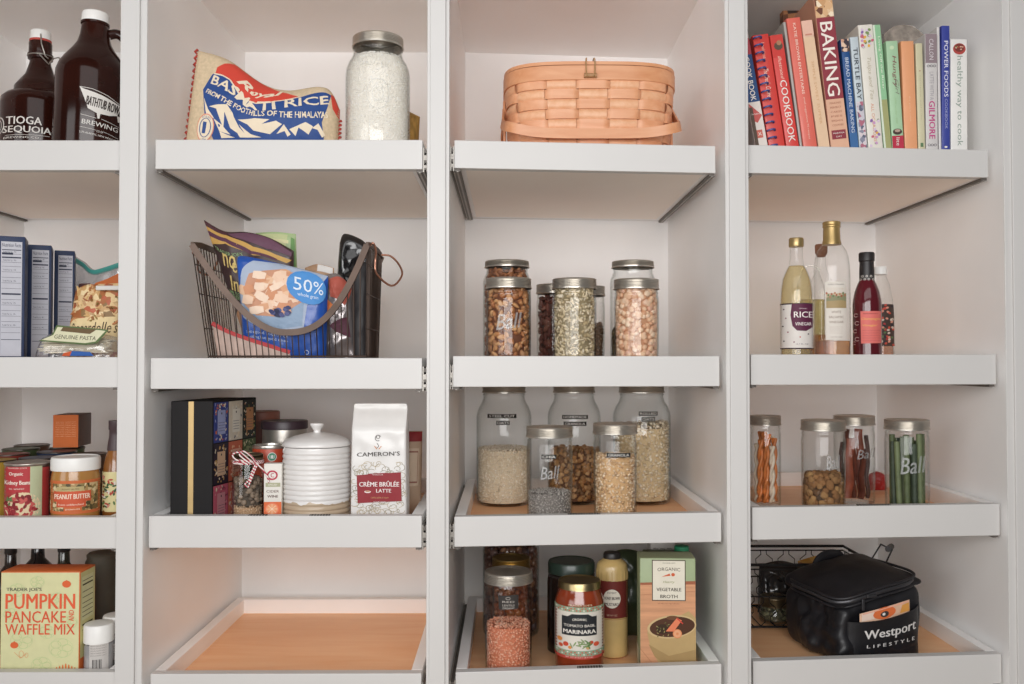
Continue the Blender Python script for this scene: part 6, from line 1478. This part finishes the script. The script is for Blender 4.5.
for st, y, h_ in (('WHITE', 312, .0046), ('BALSAMIC', 317, .0046), ('VINEGAR', 322, .0046)): d.text(st, U(836.3), V(y), .026 if st != 'WHITE' else .017, h_, '#8a7060', 1)
for q in range(4): d.text('PRODUCT OF ITALY', U(836.3), V(327+2*q), .024, .0012, '#b09a8c', 1)
d.text('16.9 FL OZ', U(836.3), V(337), .02, .0022, '#8a7060', 1)
d.build('label', t)['label'] = 'cream label with landscape picture'
# raspberry bottle
RV = mat('raspberry_dark', '#571a22', .10, vary=.25, scale=14, spec=.5, coat=.3)
it = It(867.5, .072, (3,1)); R = it.R(29.5); z = lambda y: it.v(y) if y < 360 else 0
t = thing('vinaigrette_bottle', 'dark red raspberry bottle with black wrapped neck and coral label', 'bottle', it.loc, it.rz)
pr = [(R*.9, 0), (R, .003), (R, z(305)), (R*.97, z(300)), (R*.86, z(292)), (R*.68, z(285)), (R*.54, z(281)), (R*.50, z(278))]
lathe_part('bottle_body', pr, RV, t)
NW = mat('black_shrink', '#262223', .45)
lathe_part('neck_wrap', [(R*.53, z(283)), (R*.52, z(270)), (R*.49, z(262)), (R*.555, z(261)), (R*.555, z(254)), (R*.5, z(252.6)), (0, z(252.4))], NW, t, label='black shrink wrap over the cap')
d = Decal(fm_cyl(prof_r(pr)), .005); U = lambda x: it.u(x, 320, R); V = lambda y: it.vs(y, R)
CO = '#d9716a'
d.poly([(U(x), V(y)) for x, y in [(860.5, 311), (881, 311), (881, 343), (861, 343.5)]], CO)
d.text('RASPBERRY', U(871), V(313.5), .026, .0022, '#7a2a30', 1); d.text('Champagne', U(871), V(319), .034, .0058, '#e6b85c', 1, shear=.25); d.text('Vinegar', U(870), V(325.5), .026, .0052, '#e6b85c', 1, shear=.25)
for q in range(5): d.text('dressing and marinade', U(871), V(330.5+2.5*q), .030, .0014, '#8a3a3c', 1)
for x, y, r_ in ((856, 315, .0032), (857, 323, .0036), (855, 331, .0032), (857, 339, .0036), (854, 343, .0028)): d.ring(U(x), V(y), r_, r_, .0009, '#c9a4a0', 0, 14, .6, 5.6)
d.build('label', t)['label'] = 'coral label with yellow script and swirls'
d = Decal(fm_cyl(lambda v: R*.525), .004); 
for q in range(7): d.ring(-R*.42+R*.84*q/6, V(275.5 if q % 2 else 278.5), .0018, .0018, .0008, '#d8d0c8', 0, 8)
d.build('neck_pattern', t)['label'] = 'white swirl pattern on the neck'
# oil bottle with cork behind, small jar, bottle with white cap
OILG = glass('olive_glass', (.86, .84, .66), (.55, .52, .32), .5, .05, .05)
it, t, R, rf = liquid_bottle('oil_bottle', 'slim glass bottle with cork stopper behind the balsamic bottle', 822, .205, 25, [(.8, FULL), (1, FULL), (1, 290), (.9, 282), (.5, 272), (.36, 264), (.34, 254)], 335, BV)
lathe_part('cork', [(R*.32, it.v(257)), (R*.5, it.v(253)), (R*.52, it.v(246)), (R*.46, it.v(244.5)), (0, it.v(244.5))], mat('cork', '#8a5f48', .8, vary=.2), t, label='brown cork stopper')
it, t, R, rf = liquid_bottle('clamp_bottle', 'low round glass bottle with wire clamp between the two vinegar bottles', 811, .265, 30, [(.8, FULL), (1, FULL), (1, 300), (.9, 285), (.62, 274), (.58, 270)], 300, glass('olive_oil', (.80, .74, .42), (.6, .52, .24), .3, .05, .03, .1))
mk('wire_clamp', MB().tube([(R*.6*math.cos(a), -R*.62, it.v(272)+.012*math.sin(a)) for a in [PI*i/12 for i in range(13)]], .0013, 6), mat('zinc_wire', '#a7a29b', .35, metal=1), t, 60)
it, t, R, rf = liquid_bottle('oil_bottle', 'clear bottle with white cap and berry label behind the raspberry bottle', 881, .165, 27, [(.8, FULL), (1, FULL), (1, 318), (.92, 300), (.7, 285), (.46, 277), (.40, 270)], 338, glass('rose_liquid', (.85, .60, .45), (.6, .4, .3), .3, .05, .03, .1))
lathe_part('cap', [(R*.46, it.v(275)), (R*.50, it.v(274.5)), (R*.50, it.v(268)), (R*.46, it.v(267)), (0, it.v(267))], WHITEP, t, label='white cap')
d = Decal(fm_cyl(rf), .005); U = lambda x: it.u(x, 320, R); V = lambda y: it.vs(y, R)
d.rect(-R*.9, V(346), R*.99, V(304), '#4a3a34')
rs = random.Random(9)
for i in range(60): d.ell(U(rs.uniform(874, 893)), V(rs.uniform(305, 345)), .0028, .0022, rs.choice(['#c9503f', '#d8c8b8', '#5f7a4c', '#e09a84', '#2f2a34', '#b83a3c']), 1+i % 3, 8, rot=rs.random()*3)
d.build('label', t)['label'] = 'dark label with berries and flowers'

# --- third tray: dried treats
it, R, H = jar_at(765, .195, (3,2), 31, 414.5, 'jar of orange and white twisted chews at the divider end of the tray'); 
def sticks(it, R, H0, n, r, L, mats, name, label, cat, group, seed=1, kind='twist', lean=.12):
    rs = random.Random(seed); out = []
    for i in range(n):
        ring = .62 if i < n*.72 else .18; a = 2*PI*i/max(1, round(n*.72)) if ring > .5 else 2*PI*i/3.1+.5
        rr = (R*.955-.0035-r*1.5)*(ring/.62 if ring > .5 else .32); x0, y0 = rr*math.cos(a), rr*math.sin(a)
        a2 = a+rs.uniform(-.22, .22); x1, y1 = rr*math.cos(a2), rr*math.sin(a2); h = H0*rs.uniform(*L)
        P = [poly_at([(x0, y0, .007+r), ((x0*2+x1)/3, (y0*2+y1)/3, h*.35), ((x0+2*x1)/3, (y0+2*y1)/3, h*.7), (x1, y1, h)], k/14) for k in range(15)]
        mb = MB()
        if kind == 'twist':
            for q in range(2): mb.tube([(p[0]+r*.55*math.cos(k*.9+q*PI), p[1]+r*.55*math.sin(k*.9+q*PI), p[2]) for k, p in enumerate(P)], r*.62, 7)
        elif kind == 'flat': 
            mb.tube([(p[0]+r*.25*math.sin(k*.8+i), p[1]+r*.2*math.cos(k*.7+i), p[2]) for k, p in enumerate(P)], 1, 8, flat=(r*1.2, r*.55))
        else: mb.tube([(p[0], p[1], p[2]) for p in P], [r*(1-.03*(k % 3)) for k in range(15)], 8)
        o = mk(name, mb, mats[i % len(mats)], None, 60, it.loc, (0, 0, it.rz)); tag(o, label, cat, group); out.append(o)
    return out
OC = mat('orange_chew', '#c9763c', .45, vary=.35, scale=60); WCW = mat('white_chew', '#dccdb8', .5, vary=.12, scale=60)
sticks(it, R, H-.022, 11, .0058, (.72, .96), [OC, WCW, OC], 'twisted_chew', 'twisted chew stick among the orange and white ones in the jar beside the divider', 'chew stick', 'twisted chews in the leftmost jar', 3)
it, R, H = jar_at(822.5, .074, (3,2), 45, 418.5, 'jar a third full of brown cube treats, second from the left', emboss=('Ball', 833, 460, 14, 13))
contents('cube_treats', 'brown crumbly cube treats in the second jar', 'pet treats', it, R, it.v(476), .0118, (.0062, .0060, .0056), pieces_mat('cube_treats', ['#7a5433', '#946a42', '#5f4128', '#a67f52', '#85603c'], .9), mat('cube_core', '#4a3420', .9), 'cube', 41, layers=2)
it, R, H = jar_at(853.5, .225, (3,2), 42, 414, 'jar of dark red-brown dried meat strips behind the cube treats', emboss=('Ball', 866, 452, 18, 9))
JK = [mat('jerky_dark', '#47261f', .5, vary=.35, scale=50, bump=.4), mat('jerky_red', '#8a4630', .5, vary=.3, scale=50, bump=.4), mat('jerky_brown', '#5f3226', .5, vary=.3, scale=50, bump=.4)]
sticks(it, R, H-.022, 9, .0072, (.62, .97), JK, 'jerky_strip', 'dark dried meat strip in the jar behind the cube treats', 'dried meat', 'meat strips in the back jar', 5, 'flat')
it, R, H = jar_at(906, .084, (3,2), 46, 418, 'jar packed with long green sticks, rightmost on its tray', emboss=('Ball', 913, 463, 25, 16))
GS = [mat('green_stick', '#56613f', .6, vary=.2, scale=60, bump=.3), mat('green_stick_dark', '#3a4535', .6, vary=.2, scale=60, bump=.3), mat('green_stick_pale', '#6b7552', .6, vary=.2, scale=60)]
sticks(it, R, H-.022, 17, .0060, (.84, .97), GS, 'green_stick', 'long green chew stick in the rightmost jar of the tray', 'chew stick', 'green sticks in the rightmost jar', 8, 'round')
it = It(876, .40, (3,2), False)
t = thing('red_packet', 'small red crinkled packet deep between the strips and the green sticks', 'bag', it.loc)
b = Bag([(-.022, .002), (.022, .002)], [(-.018, .040), (0, .046), (.018, .038)], .012, .004, 60, 81); mk('packet_body', b.mesh(), mat('red_crinkle', '#b02f2f', .35, vary=.2), t, 70)

# --- bottom tray: lunch bag and wire basket
it = It(866, .165, (3,3), False); ang = .30
NY = mat('black_nylon', '#17161a', .5, vary=.25, scale=25, bump=.35, bscale=60, spec=.45, coat=.12)
t = thing('lunch_bag', 'soft black insulated lunch bag with white lettering and a front pocket', 'bag', (.695, .222, it.Z), ang)
Wd, Dp = .192, .178; Hb = .116
def gx(x): return 1+.26*max(-.1, min(1.1, x/Wd+.5))
def sag(p):
    f = p.z/Hb; x, y = p.x, p.y
    n = noise.noise(Vector((x*16, y*16, p.z*18)))+.5*noise.noise(Vector((x*42, y*42, p.z*36)))
    left = max(0, -x/(Wd/2)); k = .005+.017*left*(y < .04)
    d_ = Vector((x, y, 0)).normalized()*n*k*(1 if f > .03 else .3)
    z = p.z - .010*left*f*(1 if y < 0 else 0) + .003*n*(f > .5)
    z *= gx(x)
    return (x*(1+.03*math.sin(PI*min(1, f)))+d_.x, y*(1+.04*math.sin(PI*min(1, f)))+d_.y, z)
mk('bag_body', MB().rbox(Wd, Dp, Hb, .022, 5, grid=34, fn=sag), NY, t, 80)
def lidz(x, y):
    a, b = x/(Wd/2), y/(Dp/2); return .026*(1-min(1, abs(a))**2.6)*(1-min(1, abs(b))**2.6)**.8 + .004*noise.noise(Vector((x*22, y*22, 1))) + .012*b*.6 - .012*max(0, -a)*max(0, -b)
def lf(p):
    x, y = p.x*1.035, p.y*1.035; f = p.z/.030
    return (x, y, Hb*gx(x)-.004+f*.018+lidz(x, y)*f)
mk('lid', MB().rbox(Wd, Dp, .030, .014, 5, grid=30, fn=lf), NY, t, 80)
def edge(z, k=1.045, n=4.2): return [Vector((*sup(Wd/2*k, Dp/2*k, 2*PI*i/96, n), z + Hb*(gx(sup(Wd/2*k, Dp/2*k, 2*PI*i/96, n)[0])-1) - .012*max(0, -math.cos(2*PI*i/96))*max(0, -math.sin(2*PI*i/96)))) for i in range(96)]
ZM = mat('zip_teeth', '#4a494c', .35, metal=.6); PIP = mat('black_piping', '#232226', .45)
mk('piping', MB().tube(edge(Hb+.014, 1.05), .0028, 7, closed=True).tube(edge(Hb-.002, 1.05), .0024, 7, closed=True), PIP, t, 60)
zp_ = mk('zipper', MB().tube(edge(Hb+.006, 1.047), 1, 6, closed=True, flat=(.0028, .0042)), ZM, t, 60)
mk('zipper_pull', MB().rbox(.006, .004, .022, .0015, 2, c=(-.05, -Dp/2*1.047-.005, Hb*gx(-.05)-.018)), ZM, zp_, 40)
mk('zipper_pull', MB().rbox(.022, .004, .006, .0015, 2, c=(-.03, -Dp/2*1.047-.005, Hb*gx(-.03)+.002)), ZM, zp_, 40)
hp = [(-.03, .074, Hb*1.09+.016), (-.02, .074, Hb*1.1+.034), (.0, .074, Hb*1.13+.040), (.025, .074, Hb*1.16+.034), (.035, .074, Hb*1.18+.016)]
mk('grab_handle', MB().tube([poly_at(hp, i/24) for i in range(25)], 1, 8, flat=(.004, .013)), NY, t, 60)
# front pocket with a packet in it
fyb = -Dp/2*1.04-.008
pk = MB(); nu = 36; V_ = []; Fs = []
def pock(u, v):
    x = -Wd*.43+u*Wd*.86; top = Hb*(.74+.17*u)-.006*math.sin(PI*u); z = .006+v*(top-.006); bul = .010*math.sin(PI*u)**.6*(.35+.65*v)
    return Vector((x, fyb+.008*abs(2*u-1)**7-bul-.0012*noise.noise(Vector((x*40, z*40, 2))), z))
for j in range(21):
    for i in range(nu+1): V_.append(pock(i/nu, j/20))
nn_ = len(V_)
for j in range(21):
    for i in range(nu+1): p = pock(i/nu, j/20); V_.append((p.x, p.y+.0022, p.z))
for j in range(20):
    for i in range(nu): a = j*(nu+1)+i; Fs += [(a, a+1, a+nu+2, a+nu+1), (nn_+a+1, nn_+a, nn_+a+nu+1, nn_+a+nu+2)]
for i in range(nu): a = 20*(nu+1)+i; Fs.append((a, a+1, nn_+a+1, nn_+a)); Fs.append((i+1, i, nn_+i, nn_+i+1))
for j in range(20): a = j*(nu+1); Fs.append((a, a+nu+1, nn_+a+nu+1, nn_+a)); c_ = a+nu; Fs.append((c_+nu+1, c_, nn_+c_, nn_+c_+nu+1))
pk.add(V_, Fs); po = mk('front_pocket', pk, NY, t, 70)
d = Decal(lambda u, v, h: pock(u, v)+Vector((0, -h, 0)), .05, .0003, .0008)
WT = '#dcd9d6'
d.text('Westport', .54, .66, .74, .27, WT, 0, bold=.012); d.text('L I F E S T Y L E', .55, .41, .68, .075, WT, 0, bold=.01)
d.build('lettering', po)['label'] = 'white printed lettering'
t2 = thing('snack_packet', 'orange and cream snack packet tucked in the lunch bag front pocket', 'packet', (.695, .222, t.location.z), ang)
pm = MB(); xa, xb = -Wd*.32, Wd*.28; za, zb2 = Hb*.55, Hb*.96
pb = Bag([(xa, za), ((xa+xb)/2, za), (xb, za)], [(xa, zb2-.010), ((xa+xb)/2, zb2-.002), (xb, zb2+.008)], .0022, .0008, 40, 91)
o = mk('packet_body', pb.mesh(), mat('cream_packet', '#ddb79c', .4, vary=.12, scale=40), t2, 70, loc=(0, fyb-.0018, 0))
d = Decal(lambda u, v, h: pb.fm(u, v, h)+Vector((0, fyb-.0018, 0)), .05, .0003, .0006)
d.poly([(.05, .6), (.3, .62), (.3, .99), (.06, .97)], '#e6cfc0'); d.ell(.48, .78, .20, .24, '#d9703f', 1); d.ell(.48, .74, .08, .12, '#3f3a38', 2, 14); d.ell(.46, .75, .03, .06, '#e0dcd8', 3, 8); d.poly([(.75, .62), (.97, .64), (.96, .93), (.8, .9)], '#d99a4c', 1); d.poly([(.08, .93), (.95, .955), (.95, .985), (.08, .97)], '#e8a890', 2)
d.build('printed_front', t2)
# pale plastic spoon tip peeking at the right foot of the bag
it = It(918, .075, (3,3), False); mb = MB(); mb.rbox(.016, .03, .006, .0028, 3)
tag(mk('plastic_clip', mb, mat('pale_blue_plastic', '#c4d4dc', .35), None, 50, (it.X-.004, it.Y+.035, it.Z)), 'small pale blue plastic clip at the right foot of the lunch bag', 'clip')
# dark wire basket behind the lunch bag
it = It(792, .388, (3,3), False); BW = mat('black_wire', '#1f1d1d', .5, metal=.4)
t = thing('wire_bin', 'black chicken-wire bin with wooden-grip handles behind the lunch bag', 'basket', (it.X+.0, it.Y, it.Z), .0)
wx, wy, hh_ = .150, .098, it.v(555)
mb = MB()
def bx_(u, z): # around the rectangle
    P = [(-wx, -wy), (wx, -wy), (wx, wy), (-wx, wy)]; q = (u % 1)*4; i = int(q); f = q-i; a, b = P[i], P[(i+1) % 4]; k = .86+.14*z/hh_
    return Vector(((a[0]+(b[0]-a[0])*f)*k, (a[1]+(b[1]-a[1])*f)*k, z))
for z, r_ in ((hh_, .0032), (hh_*.93, .0016), (.003, .0026), (hh_*.5, .0016)): mb.tube([bx_(i/80, z) for i in range(80)], r_, 6, closed=True)
nc = 44
for i in range(nc):
    P = []
    for j in range(13): z = .003+(hh_*.92)*j/12; off = (.25 if (j % 4) in (1, 2) else -.25)*(1 if i % 2 else -1); P.append(bx_((i+.5+off)/nc, z))
    mb.tube(P, .0011, 5)
for i in range(9): x = -wx*.86+2*wx*.86*i/8; mb.tube([(x, -wy*.86, .003), (x, wy*.86, .003)], .0012, 5)
mk('wire_cage', mb, BW, t, 60)
mb = MB(); hx = wx+.004
mb.tube([(hx-.01, -.05, hh_), (hx+.010, -.045, hh_-.008), (hx+.038, -.035, hh_-.018), (hx+.058, -.030, hh_+.018), (hx+.058, .030, hh_+.018), (hx+.038, .035, hh_-.018), (hx+.010, .045, hh_-.008), (hx-.01, .05, hh_)], .0020, 6); mk('handle', mb, BW, t, 60)
mk('handle_grip', MB().tube([(hx+.050, -.028, hh_+.019), (hx+.082, .030, hh_+.013)], .0068, 10), BLK, t, 60)
# things inside the wire bin
it2 = It(780, .395, (3,3), False)
t = thing('storage_pouch', 'dark grey glossy pouch inside the black wire bin', 'bag', (it2.X, it2.Y, it2.Z))
b = Bag([(-.055, .010), (.06, .010)], [(-.05, hh_*.82), (0, hh_*.9), (.055, hh_*.8)], .026, .008, 26, 95, creases=1); mk('bag_body', b.mesh(), mat('dark_grey_film', '#2c2a2b', .2, vary=.3, coat=.4), t, 75)
it3 = It(764, .255, (3,3), False); 
jt, R, H = mason_jar(It(773, .338, (3,3), z=tray_z(3, 3)[0]-WELL+.007), 32, 592, 'small dark lidded glass jar standing inside the black wire bin', 'soft', lid='bronze')
contents('olive_brine', 'murky olive-green contents of the small jar in the wire bin', 'food', It(773, .338, (3,3), z=tray_z(3, 3)[0]-WELL+.007), R, H-.026, .009, (.005, .005, .004), pieces_mat('olive_bits', ['#6b6a52', '#8a8768', '#4c4a3a']), mat('olive_core', '#55523f', .5), 'chick', 51, kind='soft', H=H)
it4 = It(818, .415, (3,3), False)
t = thing('orange_bag', 'orange-yellow patterned snack bag at the back behind the lunch bag', 'bag', (it4.X-.01, it4.Y, it4.Z))
b = Bag([(-.04, .010), (.04, .010)], [(-.04, it4.v(561)), (0, it4.v(556)), (.04, it4.v(553))], .014, .004, 26, 97, creases=.6); mk('bag_body', b.mesh(), blotch('amber_print', ['#c9923c', '#d8a858', '#a8743a', '#c98a3c', '#e0b870'], 40), t, 75)
